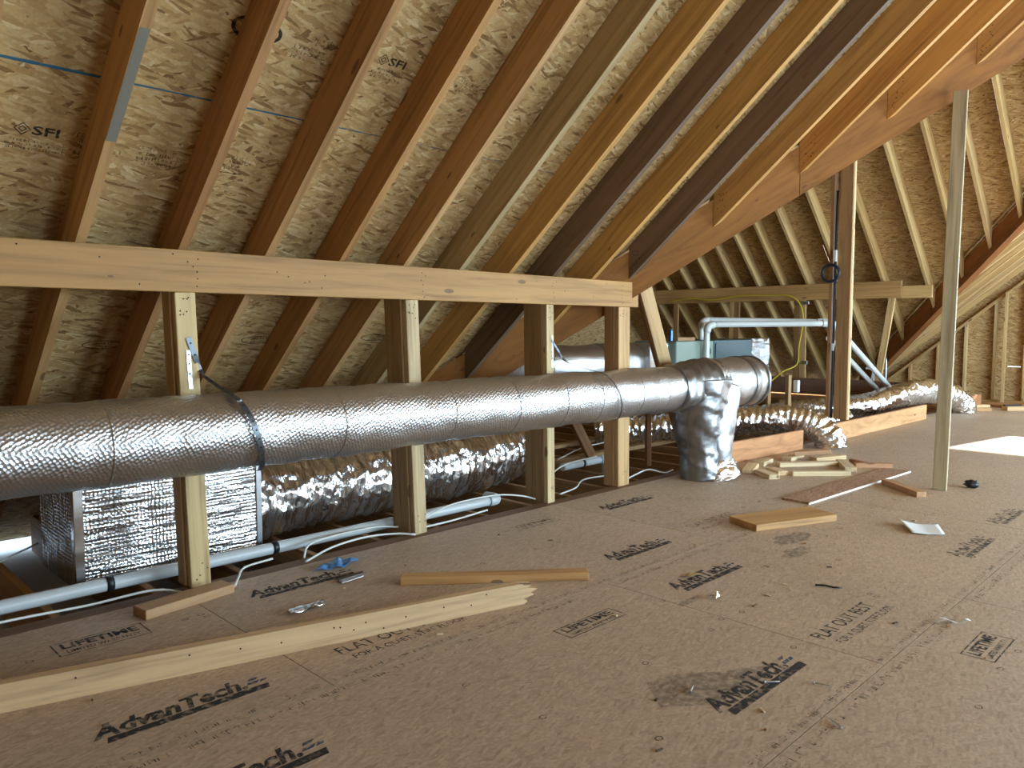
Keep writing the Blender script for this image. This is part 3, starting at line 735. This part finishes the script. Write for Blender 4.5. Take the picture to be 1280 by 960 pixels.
# tee drop leg, wrapped in overlapping tape
def wrapfold(s_, th, p):
    """overlapping tape turns: saw-tooth ridges running slantwise round the leg"""
    q = (s_*7+th*.55+.5*fbm(p, 3)) % 1.0
    return .010*q+.013*fbm(p, 5)
tube('drop_leg', [(5.22, TY-.01, .76), (5.215, TY-.02, .55), (5.20, 3.165, .33), (5.21, 3.14, .10), (5.215, 3.13, .0)], lambda s, f: .25-.095*min(1, f*1.5)+.012*max(0, f-.8)*5, F_TAPE, tr, 64, .014, disp=wrapfold)
tube('leg_patch', [(5.42, 3.10, .70), (5.36, 3.075, .50), (5.315, 3.07, .30), (5.30, 3.06, .12)], lambda s, f: .115+.035*(1-f), F_PATCH, tr, 48, .016, disp=lambda s, th, p: .010*fbm(p, 6))
tube('boot_foil', [(5.29, 3.08, .14), (5.30, 3.065, .07), (5.31, 3.055, .0)], lambda s, f: .13+.05*f, F_CRK, tr, 48, .012, disp=lambda s, th, p: .02*fbm(p, 12))

def strap(name, label, pts, w_, mat, n_holes=0):
    """perforated metal strip following points, width along the given direction"""
    path = catmull(pts, .02); vs, fs = [], []
    for i, p in enumerate(path):
        t = (path[min(i+1, len(path)-1)]-path[max(0, i-1)]).normalized()
        out = V((p.x*0, p.y-TY, p.z-TZ)) if p.z < .95 else V((0, -1, 0)); out = (out-t*out.dot(t)).normalized(); b = t.cross(out).normalized()*w_/2
        vs += [p-b, p+b, p+b+out*.0015, p-b+out*.0015]
    for i in range(len(path)-1):
        for k in range(4):
            k2 = (k+1) % 4; fs.append([i*4+k, (i+1)*4+k, (i+1)*4+k2, i*4+k2])
    fs += [[0, 1, 2, 3], [len(vs)-1, len(vs)-2, len(vs)-3, len(vs)-4]]
    o = mesh_obj(name, vs, fs, mat, Matrix.Translation(path[0])); tag(o, label, 'strap')
    hp, hf = [], []
    for i in range(1, len(path)-1, 2):
        p = path[i]; t = (path[i+1]-path[i-1]).normalized(); out = V((0, p.y-TY, p.z-TZ)) if p.z < .95 else V((0, -1, 0)); out = (out-t*out.dot(t)).normalized(); b = t.cross(out)
        c = p+out*.0022; hf.append(list(range(len(hp), len(hp)+6))); hp += [c+(t*math.cos(a)+b*math.sin(a))*.0045 for a in [math.pi/3*k for k in range(6)]]
    mesh_obj('perforation', hp, hf, HOLE, Matrix.Translation(path[0]), o)['kind'] = 'stuff'
    return o
RS = .183
def around(x0, x1, a0, a1, n=12): return [(x0+(x1-x0)*i/n, TY-RS*math.cos(a0+(a1-a0)*i/n), TZ+RS*math.sin(a0+(a1-a0)*i/n)) for i in range(n+1)]
strap('hanger_strap', 'dark perforated strap slung from the first knee wall post around long duct', [(1.378, 3.3745, 1.115), (1.402, 3.372, 1.04), (1.432, 3.362, .95)]+around(1.452, 1.585, 1.05, -1.45), .024, STEELD)
strap('hanger_strip', 'bright perforated metal strip nailed flat down the first knee wall post', [(1.376, 3.376, 1.06), (1.379, 3.376, .98), (1.384, 3.376, .89)], .018, GALV)
strap('hanger_strap', 'thin strap slung from the third knee wall post around long duct', [(3.742, 3.3745, 1.08), (3.80, 3.368, 1.01), (3.87, 3.345, .93)]+around(3.93, 4.12, 1.0, -1.4), .014, STEELD)
strap('hanger_strip', 'short bright metal strip on the edge of third knee wall post', [(3.748, 3.376, 1.11), (3.750, 3.376, 1.02), (3.752, 3.376, .90)], .012, GALV)
# plenum box and flexible duct behind the posts
pb = top('plenum_box', 'square foil-faced plenum box on the joists behind the posts', 'plenum', (1.4, 3.95, -.02))
def foil_box(name, lo, hi, mat, parent):
    lo, hi = V(lo), V(hi); vs, fs, uv = [], [], []
    def face(o, a, b, na, nb):
        base = len(vs); n_ = a.cross(b).normalized()
        for i in range(na+1):
            for j in range(nb+1):
                f, g = i/na, j/nb; e = min(f, 1-f, g, 1-g); p = o+a*f+b*g
                vs.append(p+n_*(.010*fbm(p, 4) if e > 0 else 0)); uv.append((a.length*f, b.length*g))
        for i in range(na):
            for j in range(nb): q = base+i*(nb+1)+j; fs.append([q, q+nb+1, q+nb+2, q+1])
    d = hi-lo; X, Y, Z = V((d.x, 0, 0)), V((0, d.y, 0)), V((0, 0, d.z))
    face(lo, X, Z, 16, 12); face(lo+Y, Z, X, 12, 16); face(lo, Z, Y, 12, 12); face(lo+X, Y, Z, 12, 12); face(lo+Z, X, Y, 16, 12); face(lo, Y, X, 12, 16)
    return mesh_obj(name, vs, fs, mat, Matrix.Translation((lo+hi)/2), parent, None, True, uv)
foil_box('foil_panel', (1.0, 3.72, -.015), (1.86, 4.30, .545), F_RIB, pb)
block('corner_tape', (.988, 3.71, -.012), (1.03, 3.75, .55), mat=F_CRK, parent=pb, axis=2)
block('corner_tape', (1.84, 3.712, -.012), (1.872, 3.75, .55), mat=F_SEAM, parent=pb, axis=2)
tag(tube('flexible_duct', [(1.88, 4.03, .215), (2.3, 4.03, .22), (3.0, 4.03, .22), (3.7, 4.05, .225), (4.08, 4.15, .235), (4.33, 4.45, .25), (4.42, 4.8, .25), (4.42, 5.0, .22)], lambda s, f: .225+.03*math.exp(-((s-.08)/.1)**2)-.03*max(0, f-.8), F_CRK, None, 64, .016,
    disp=lambda s, th, p: .010*math.sin(s*2*math.pi/.07+2.5*fbm(p, 3))*.6+.016*fbm(p, 9)), 'fat crinkled silver flexible duct running from the plenum box behind the posts', 'duct')
# flexes that dive over the curb
tag(tube('flexible_duct', [(5.9, 4.75, .15), (6.3, 4.25, .19), (6.75, 3.85, .24), (7.08, 3.52, .29), (7.32, 3.22, .24), (7.40, 3.06, .10), (7.41, 3.03, .0)], lambda s, f: .125+.03*max(0, f-.75)*1.5, F_CRK, None, 40, .015,
    disp=lambda s, th, p: .010*math.sin(s*95+2*fbm(p, 4)+2*th)+.018*fbm(p, 8)), 'crinkled silver flexible duct bending down to the floor beside scattered offcuts', 'duct')
tag(tube('flexible_duct', [(9.35, 4.5, .12), (9.55, 4.0, .15), (10.0, 3.68, .19), (10.7, 3.46, .30), (11.3, 3.33, .31), (11.72, 3.16, .22), (11.85, 3.06, .08), (11.86, 3.05, .0)], lambda s, f: .13+.03*min(1, f*1.5), F_CRK, None, 40, .02,
    disp=lambda s, th, p: .008*math.sin(s*80+2*fbm(p, 4))+.02*fbm(p, 6)), 'silver flexible duct humping over curb boards toward the gable wall', 'duct')
tag(tube('flexible_duct', [(7.5, 4.25, .10), (7.95, 3.88, .12), (8.5, 3.68, .12), (9.0, 3.55, .12)], .12, F_CRK, None, 36, .02, disp=lambda s, th, p: .008*math.sin(s*80)+.02*fbm(p, 7)), 'silver flexible duct lying flat behind the ridge post', 'duct')
# duct run left of the air handler
bd = top('return_duct', 'fat insulated duct run leaving the air handler with dark tape bands', 'duct', (6.2, 4.95, .6))
tube('duct_jacket', [(7.08, 4.92, .79), (6.5, 4.92, .79), (5.9, 4.95, .79), (5.45, 5.08, .78), (5.15, 5.35, .72), (5.05, 5.7, .60)], .205, F_BUB, bd, 40, .03, disp=cr(.01, 4))
tube('tape_band', straight((6.12, 4.94, .79), (6.36, 4.925, .79), .03), .212, F_SEAM, bd, 40, smooth_path=False, disp=cr(.008, 6))
tube('tape_band', straight((5.50, 5.065, .78), (5.60, 5.03, .78), .03), .212, F_SEAM, bd, 40, smooth_path=False, disp=cr(.008, 6))
block('transition', (6.7, 4.66, .60), (7.09, 5.18, 1.0), mat=F_RIB, parent=bd)
tag(tube('flexible_duct', [(3.1, 5.0, .12), (3.9, 4.95, .14), (4.0, 5.05, .16)], .11, F_CRK, None, 30, .02, disp=cr(.02, 7)), 'small silver flexible duct lying on joists near the eave', 'duct') if False else None

# air handler on a wooden stand
ah = top('air_handler', 'teal and pale green air handler with a foil plenum on wooden stand', 'air handler', (8.2, 4.9, .45))
block('cabinet', (7.10, 4.60, .45), (7.86, 5.15, 1.02), mat=PALE, parent=ah, c=.008)
bp = block('blower_cabinet', (7.865, 4.60, .45), (8.78, 5.15, 1.025), mat=TEAL, parent=ah, c=.008)
block('access_panel', (7.90, 4.588, .74), (8.74, 4.60, .99), mat=TEAL, parent=bp, c=.01)
block('access_panel', (7.90, 4.588, .48), (8.74, 4.60, .72), mat=TEAL, parent=bp, c=.01)
block('rating_plate', (8.42, 4.580, .68), (8.74, 4.587, .80), mat=WHITEP, parent=bp, c=.002)
block('control_window', (8.56, 4.576, .70), (8.66, 4.580, .77), mat=BLACK, parent=bp, c=.002)
tube('port_collar', straight((7.72, 4.60, .90), (7.72, 4.575, .90), .01), .05, BLACK, bp, 20, smooth_path=False)
foil_box('plenum', (8.785, 4.61, .466), (9.25, 5.14, 1.03), F_RIB, ah)
st = top('equipment_stand', 'rough wooden stand under the air handler', 'stand', (8.2, 4.9, 0))
block('rail', (7.0, 4.60, .36), (9.3, 4.638, .449), srgb(190, 150, 100), st); block('rail', (7.0, 5.10, .36), (9.3, 5.138, .449), srgb(190, 150, 100), st)
for x_ in (7.02, 8.1, 9.22):
    for y_ in (4.60, 5.10): block('leg', (x_, y_, .0), (x_+.08, y_+.038, .358), srgb(186, 144, 94), st, axis=2)
for x_ in (7.1, 8.15, 9.1): block('cross_bar', (x_, 4.639, .36), (x_+.038, 5.098, .446), srgb(170, 130, 84), st, axis=1)
single('outlet_post', 'short upright stud with a white outlet box beside air handler', 'post', (8.55, 4.02, -.03), (8.55, 4.02, .62), .075, .038, (1, -.7, 0), (206, 168, 116))
tag(block('outlet_box', (8.60, 3.93, .42), (8.66, 3.985, .56), mat=WHITEP, c=.006), 'white electrical outlet box on the short stud', 'outlet')
can = top('drink_can', 'blue and silver drink can standing on the pale cabinet top', 'can', (7.17, 4.72, 1.02))
CANB = flat('can_blue', (.06, .13, .32, 1), .3, .7)
tube('can_body', [(7.17, 4.72, 1.021), (7.17, 4.72, 1.026), (7.17, 4.72, 1.132), (7.17, 4.72, 1.145)], lambda s, f: .033 if .08 < f < .88 else .027, CANB, can, 18, smooth_path=False)
tube('can_lid', straight((7.17, 4.72, 1.1452), (7.17, 4.72, 1.149), .01), .026, GALV, can, 18, smooth_path=False)
tag(block('plank_offcut', (7.22, 4.66, 1.022), (7.57, 4.76, 1.06), srgb(176, 136, 96)), 'short plank lying on top of the pale cabinet', 'plank')
# white vent pipes
for i, (dx, dz) in enumerate(((0, 0), (.14, .05))):
    vp_ = top('vent_pipe', ('front white plastic vent pipe rising from the air handler and running to ridge post', 'rear white plastic vent pipe beside it rising from the air handler cabinet')[i], 'pipe', (7.62+dx, 4.72, 1.03), 'white vent pipes above the air handler')
    y0 = 4.545-.0*dx if i == 0 else 4.70
    r_ = .034
    tube('riser', straight((7.62+dx, y0, .72 if i == 0 else 1.027), (7.62+dx, y0, 1.13+dz), .05), r_, PVC, vp_, 18, smooth_path=False)
    tube('elbow', [(7.62+dx, y0, 1.12+dz), (7.635+dx, y0-.015, 1.18+dz), (7.69+dx, y0-.05, 1.205+dz)], .041, PVC, vp_, 18, .01)
    tube('run', straight((7.67+dx, y0-.04, 1.203+dz), (8.62+dx*.6, 3.62+.1*i, 1.215+dz*.3), .05), r_, PVC, vp_, 18, smooth_path=False)
    tube('elbow', [(8.58+dx*.6, 3.66+.1*i, 1.215+dz*.3), (8.67+dx*.6, 3.58+.1*i, 1.21+dz*.3), (8.76+dx*.6, 3.57+.1*i, 1.16+dz*.3)], .041, PVC, vp_, 18, .01)
    tube('slope_run', straight((8.72+dx*.6, 3.57+.1*i, 1.19+dz*.3-.16*i), (11.28, 3.80+.20*i, .30), .05), r_, PVC, vp_, 18, smooth_path=False)
# drain pipes on the joists
dp = top('drain_pipe', 'long grey-white plastic drain pipe along floor edge behind the posts', 'pipe', (1.8, 3.585, .0))
PY, PZ = 3.60, .035
tube('pipe', straight((-1.4, PY, PZ-.005), (3.40, PY, PZ), .1), .030, PVCG, dp, 20, smooth_path=False)
tube('elbow', [(3.38, PY, PZ), (3.45, PY+.005, PZ), (3.475, PY+.05, PZ-.002), (3.475, PY+.12, PZ-.005)], .036, PVCG, dp, 18, .015)
for s in (1.075, 1.86, 2.62): tube('pipe_strap', straight((s, PY, PZ), (s+.03, PY, PZ), .01), .033, BLACK, dp, 20, smooth_path=False)
dp2 = top('drain_pipe', 'short white drain pipe with down elbow beside the leaning brown stud', 'pipe', (4.9, 4.02, .03))
tube('pipe', straight((4.60, 4.03, .045), (5.10, 4.03, .05), .1), .030, PVCG, dp2, 18, smooth_path=False)
tube('elbow', [(5.08, 4.03, .05), (5.15, 4.03, .045), (5.165, 4.03, .0), (5.165, 4.03, -.10)], .036, PVCG, dp2, 18, .015)
tube('pipe_strap', straight((4.84, 4.03, .048), (4.865, 4.03, .048), .01), .034, BLACK, dp2, 18, smooth_path=False)

# cables
def cable(label, pts, r=.005, mat=CABLE, name='cable', group=None): return tag(tube(name, pts, r, mat, None, 7, .03), label, 'cable', group)
G = 'white cables along the floor edge'
cable('white cable looping along the floor edge past the small block', [(.2, 3.40, .012), (.6, 3.42, .03), (.95, 3.43, .015), (1.2, 3.39, .028), (1.31, 3.31, .008)], .0055, group=G)
cable('white cable coming out from under the small block toward pipe strap', [(1.50, 3.25, .008), (1.56, 3.34, .012), (1.64, 3.44, .02), (1.80, 3.475, .02)], .0055, group=G)
cable('upper white cable with bright clips beside the drain pipe', [(1.93, 3.40, .008), (2.0, 3.47, .05), (2.2, 3.515, .055), (2.45, 3.52, .05), (2.585, 3.50, .03)], .006, group=G)
cable('lower white cable curving along the floor edge by blue scrap', [(1.91, 3.35, .008), (2.1, 3.41, .03), (2.32, 3.45, .03), (2.5, 3.43, .02), (2.6, 3.36, .01)], .006, group=G)
cable('white cable arching over the end of drain pipe', [(2.72, 3.50, .03), (2.95, 3.52, .08), (3.15, 3.53, .09), (3.4, 3.52, .085), (3.6, 3.50, .05), (3.69, 3.47, .02)], .0055, group=G)
cable('straight white cable running beside the floor rim', [(2.70, 3.445, .012), (2.95, 3.45, .012), (3.25, 3.47, .02)], .006, group=G)
cable('white cable crossing joists from third post to the drain elbow', [(3.80, 3.55, .02), (4.1, 3.75, .05), (4.5, 3.92, .09), (5.0, 4.0, .09)], .006, group=G)
cable('white cable lying on the joists between third and fourth posts', [(3.95, 3.48, .012), (4.2, 3.55, .01), (4.5, 3.70, .012), (4.9, 3.62, .012)], .006, group=G)
cable('white cable curling at floor edge beside the taped duct drop', [(4.62, 3.45, .01), (4.75, 3.42, .05), (4.95, 3.44, .06), (5.1, 3.40, .02), (5.3, 3.45, .01)], .006, group=G)
cable('white cable spanning joists behind the fourth post', [(4.9, 4.35, .03), (5.4, 4.5, .06), (5.9, 4.55, .07)], .006, group=G)
cable('thin cable stretched across the joists beside plenum box', [(.45, 3.70, .02), (.72, 3.98, .10), (.96, 4.2, .12)], .005, group=G)
yc = cable('yellow cable sagging along the wing header and down its post', [(11.35, 7.5, 1.62), (11.35, 7.1, 1.66), (11.35, 6.7, 1.63), (11.35, 6.2, 1.68), (11.35, 5.7, 1.67), (11.35, 5.38, 1.66), (11.34, 5.2, 1.55), (11.33, 5.12, 1.3), (11.34, 5.18, .9), (11.33, 5.2, .62), (11.0, 5.25, .52), (10.2, 5.05, .42)], .011, YELLOW)
for z_ in (1.52, .62): tag(block('cable_staple_plate', (11.372, 5.06, z_), (11.378, 5.26, z_+.05), mat=GALV), 'grey metal nail plate holding the yellow cable, %s' % ('up by the header' if z_ > 1 else 'near base beam'), 'nail plate')

# small grey light stand by the gable
ls = top('work_lamp', 'grey metal work lamp stand beyond the base beam near gable wall', 'lamp', (12.6, 4.35, 0))
tube('pole', straight((12.6, 4.35, .01), (12.6, 4.35, .78), .1), .02, GALV, ls, 8, smooth_path=False)
block('shelf', (12.5, 4.38, .52), (12.62, 4.62, .55), mat=WHITEP, parent=ls)
for q in (4.5, 4.6): tube('leg', straight((12.56, q, .0), (12.56, 4.52, .52), .1), .012, WHITEP, ls, 6, smooth_path=False)

# ================================================================== things lying on the floor
# long stud on edge with a splintered end
d = (V((2.30, 2.205, 0))-V((.30, 2.735, 0))).normalized(); nrm_ = V((-d.y, d.x, 0))
p0 = V((.05, 2.803, .0445)); p1 = V((2.285, 2.21, .0445)); p0 = p1-d*2.35
EZ = V((0, 0, 1)); Lb = (p1-p0).length
ny = 8; vs, fs = [], []
for j in range(ny+1):
    for side_ in (0, 1):
        z = -.0445+.089*j/ny; y = (-.019, .019)[side_]
        vs.append(V((-Lb/2, y, z)))
        spl = {0: -.01, 1: .004, 2: -.016, 3: .036, 4: .018, 5: .054, 6: .004, 7: .022, 8: -.03}[j]+(.01 if side_ else 0)*math.sin(j*2.1)
        vs.append(V((Lb/2+spl, y, z)))
for j in range(ny):
    b_ = j*4; n_ = b_+4
    fs += [[b_, b_+1, n_+1, n_], [b_+2, n_+2, n_+3, b_+3], [b_+1, b_+3, n_+3, n_+1], [b_, n_, n_+2, b_+2]]
fs += [[0, 2, 3, 1], [ny*4, ny*4+1, ny*4+3, ny*4+2]]
lb = mesh_obj('broken_stud', vs, fs, WOOD, frame_m((p0+p1)/2, d, nrm_, EZ), None, srgb(208, 174, 130), world=False)
tag(lb, 'long pale stud lying on edge with a splintered end', 'stud')
nail_holes(lb, [(rh.uniform(.4, 2.2)-Lb/2, rh.uniform(.01, .075)-.0445) for j in range(14)], frame_m((p0+p1)/2-nrm_*.0197, d, EZ, -nrm_))
def board(name, label, cx, cy, L, W, T, ang, color, z=0, cat='offcut', group=None, mat=None, tilt=0):
    a = math.radians(ang); dx = V((math.cos(a), math.sin(a), tilt)).normalized(); c = V((cx, cy, z+T/2+abs(tilt)*L/2))
    return single(name, label, cat, c-dx*L/2, c+dx*L/2, W, T, (0, 0, 1), color, group, mat)
board('split_stud', 'shorter weathered stud lying flat behind the splintered stud', 2.39, 2.50, .86, .075, .036, -39.8, (196, 148, 92))
board('wood_block', 'short brown block lying at the foot of first knee wall post', 1.265, 3.205, .40, .10, .040, 9, (176, 138, 98))
board('plank_offcut', 'wide thick plank lying flat near the leaning osb strip', 4.36, 2.06, .62, .235, .040, -21, (196, 152, 96))
pan = top('board_strip', 'reddish strand board strip with white edge lying flat on floor', 'board', (5.6, 2.22, 0))
lumber('strip', (4.92, 2.245, .007), (6.6, 2.165, .007), .20, .013, (0, 0, 1), None, pan, SCRAPB, .001)
lumber('white_edge', (4.90, 2.143, .006), (6.6, 2.062, .006), .006, .012, (0, 0, 1), None, pan, WHITEEDGE, .001)
board('wood_strip', 'narrow dark-sided offcut lying between the board strip and prop post', 5.82, 1.865, .46, .07, .038, 48, (196, 150, 110))
OFF = 'pale offcuts scattered before the first flex elbow'
offs = [(5.78, 3.02, .34, .09, 20, 'white-topped offcut touching the silver boot of duct drop'), (5.62, 2.80, .24, .089, 55, 'stubby offcut end showing dark grain beside the duct drop'),
        (5.79, 2.80, .17, .089, 60, 'notched offcut wedged against the stubby offcut'), (5.96, 2.52, .46, .06, -44, 'long narrow offcut with sawn side in front of the pile'),
        (6.12, 3.08, .26, .089, 10, 'short offcut lying behind the notched offcut'), (6.30, 2.78, .52, .075, -38, 'long reddish offcut in the middle of the pile'),
        (6.55, 3.02, .32, .089, 5, 'white offcut lying near the curb board'), (6.46, 2.52, .40, .089, 32, 'bright wide offcut at the open end of the pile'), (6.72, 2.78, .36, .089, -20, 'flat pale offcut under the tilted one')]
for (x, y, L, W, a, lab) in offs:
    board('offcut', lab, x, y, L, W, .036, a, random.choice(((224, 200, 160), (214, 176, 128), (226, 196, 150))), group=OFF)
board('offcut', 'tilted offcut propped on the pile of offcuts', 6.58, 2.86, .30, .10, .036, -62, (222, 180, 140), z=.04, group=OFF, tilt=.12)
board('offcut', 'reddish slanted offcut lying apart at the end of pile', 6.62, 2.36, .30, .05, .038, -48, (190, 140, 100), group=OFF)
board('offcut', 'thin sliver offcut beside the bright wide offcut', 6.70, 2.50, .22, .04, .03, 60, (180, 130, 90), group=OFF)
FO_ = 'small offcuts by the gable wall'
board('offcut', 'small block lowest of two near the short curb board', 12.3, 2.98, .30, .12, .045, -50, (206, 162, 112), group=FO_)
board('offcut', 'small pale block stacked on the block near short curb board', 12.34, 3.0, .28, .12, .04, -42, (226, 196, 152), z=.046, group=FO_)
board('offcut', 'small pale block carrying a black strip near the gable wall', 12.7, 2.64, .28, .12, .06, -40, (224, 192, 146), group=FO_)
board('black_strip', 'black strip lying on a pale block near the gable wall', 12.72, 2.66, .26, .05, .02, -40, (18, 18, 20), z=.061, cat='strip', mat=BLACK)
board('offcut', 'brown plank lying flat along the gable wall', 13.4, 2.7, .9, .14, .04, 88, (176, 128, 84), group=FO_)
board('offcut', 'brown plank lying flat behind the stacked small blocks', 13.1, 3.0, .7, .12, .04, 70, (170, 122, 80), group=FO_)

def sheet(name, label, cat, pts, mat, zf, n=10, th=.0008):
    """thin bent sheet: bilinear patch of four floor corners with height zf(s,t)"""
    a, b, c, d_ = [V((p[0], p[1], 0)) for p in pts]; vs, fs = [], []
    for k in (0, 1):
        for i in range(n+1):
            for j in range(n+1):
                s, t = i/n, j/n; p = (a*(1-s)+b*s)*(1-t)+(d_*(1-s)+c*s)*t; p.z = max(.0015, zf(s, t))+th*k; vs.append(p)
    m = (n+1)**2
    for i in range(n):
        for j in range(n):
            q = i*(n+1)+j; fs.append([q, q+1, q+n+2, q+n+1]); fs.append([m+q, m+q+n+1, m+q+n+2, m+q+1])
    for i in range(n):
        for (q, r_) in ((i*(n+1), (i+1)*(n+1)), ((i+1)*(n+1)+n, i*(n+1)+n), (i+1, i), (n*(n+1)+i, n*(n+1)+i+1)): fs.append([q, r_, m+r_, m+q])
    o = mesh_obj(name, vs, fs, mat, Matrix.Translation((a+b+c+d_)/4), None, None, True); return tag(o, label, cat)
def fl(x, y): return (x*.824, y*.824)
S_ = 1.0
sheet('paper_sheet', 'creased white paper sheet lying on the open floor', 'paper', [(4.789, 1.552), (4.598, 1.416), (4.692, 1.275), (4.90, 1.37)], PAPER, lambda s, t: .004+.02*(1-s)*(1-t)**3+.012*abs(t-.5))
sheet('plastic_scrap', 'bright blue plastic scrap lying at the floor edge', 'scrap', [(1.85, 3.19), (2.00, 3.15), (2.13, 3.21), (2.04, 3.29)], BLUEP, lambda s, t: .004+.012*math.sin(6*s+4*t)**2)
sheet('foil_scrap', 'dull grey foil scrap lying on printed lettering', 'scrap', [(1.87, 3.02), (1.86, 2.95), (1.99, 2.965), (2.03, 3.03)], F_SEAM, lambda s, t: .003+.01*math.sin(9*s)**2)
sheet('foil_strip', 'narrow shiny foil strip lying on the floor behind the splintered stud', 'scrap', [(1.51, 2.80), (1.50, 2.755), (1.66, 2.765), (1.68, 2.80)], F_RIB, lambda s, t: .006+.012*math.sin(11*s+5*t)**2)
sheet('foil_scrap', 'tiny crumpled foil scrap on the open floor near lettering', 'scrap', [(2.885, 1.685), (2.875, 1.65), (2.915, 1.645), (2.925, 1.68)], F_CRK, lambda s, t: .008+.028*math.sin(3.1*s)*math.sin(3.1*t))
sheet('wood_flake', 'flat brown wood flake lying on the second row of lettering', 'wood flake', [(3.03, 1.93), (3.05, 1.88), (3.13, 1.87), (3.12, 1.92)], OSB, lambda s, t: .004+.006*s)
sheet('plastic_curl', 'white curled plastic shaving on the open floor', 'scrap', [(3.26, .93), (3.25, .905), (3.33, .80), (3.345, .815)], PAPER, lambda s, t: .006+.014*math.sin(5*t)**2)
# black lump
bm_v, bm_f = [], []
nu, nv = 14, 9
for i in range(nv+1):
    for j in range(nu):
        a, b_ = math.pi*i/nv, 2*math.pi*j/nu; dd = V((math.sin(a)*math.cos(b_), math.sin(a)*math.sin(b_), math.cos(a)))
        r_ = 1+.5*fbm(dd, 2.2); bm_v.append(V((6.27+dd.x*.042*r_, 1.545+dd.y*.042*r_, .028+dd.z*.028*max(.5, r_))))
for i in range(nv):
    for j in range(nu): bm_f.append([i*nu+j, (i+1)*nu+j, (i+1)*nu+(j+1) % nu, i*nu+(j+1) % nu])
tag(mesh_obj('tape_lump', bm_v, bm_f, BLACK, Matrix.Translation((6.27, 1.545, 0)), None, None, True), 'small black crumpled lump lying beyond the prop post', 'lump')
# screws
def screw(label, x, y, ang, L=.05, mat=GALV):
    t = top('screw', label, 'screw', (x, y, 0), 'loose screws on the floor'); a = math.radians(ang); dx = V((math.cos(a), math.sin(a), 0)); c = V((x, y, .0055))
    tube('shank', straight(c, c+dx*L, .005), lambda s, f: .0028*(1-.6*max(0, f-.8)*5), mat, t, 8, smooth_path=False); tube('head', straight(c-dx*.004, c+dx*.001, .003), .0052, mat, t, 8, smooth_path=False)
for (x, y, a, lab) in ((2.19, .845, 60, 'loose metal screw lying on its own by the line of small print'), (2.30, 1.135, -40, 'loose metal screw lying on the bar under stencilled lettering'), (2.07, 1.27, 20, 'loose metal screw lying on the dark square smudge'), (2.41, 1.02, -70, 'loose metal screw lying between lettering and small print')): screw(lab, x, y, a)
cable('short dark wire scrap on the open floor', [(3.36, 1.43, .004), (3.38, 1.39, .006), (3.385, 1.36, .004), (3.41, 1.33, .004)], .004, BLACK, 'wire_scrap')
# wood chips
rc = random.Random(11)
for i in range(46):
    while True:
        px = rc.uniform(.05, 1.0); y = rc.uniform(.5, 3.1); x = rc.uniform(.6, 6.5)
        if abs(x-y) < 1.6+.2*(x+y) or x > y: break
    L_ = rc.uniform(.008, .03); a = rc.uniform(0, 3.14); dx = V((math.cos(a), math.sin(a), 0))
    o = lumber('wood_chip', V((x, y, .0032))-dx*L_/2, V((x, y, .0032))+dx*L_/2, rc.uniform(.004, .010), .005, (0, 0, 1), srgb(*rc.choice(((226, 204, 166), (190, 140, 90), (110, 80, 56), (90, 66, 48)))), None, WOOD, .001)
    tag(o, 'tiny wood chip lying on the floor', 'wood chip', 'wood chips strewn over the floor')
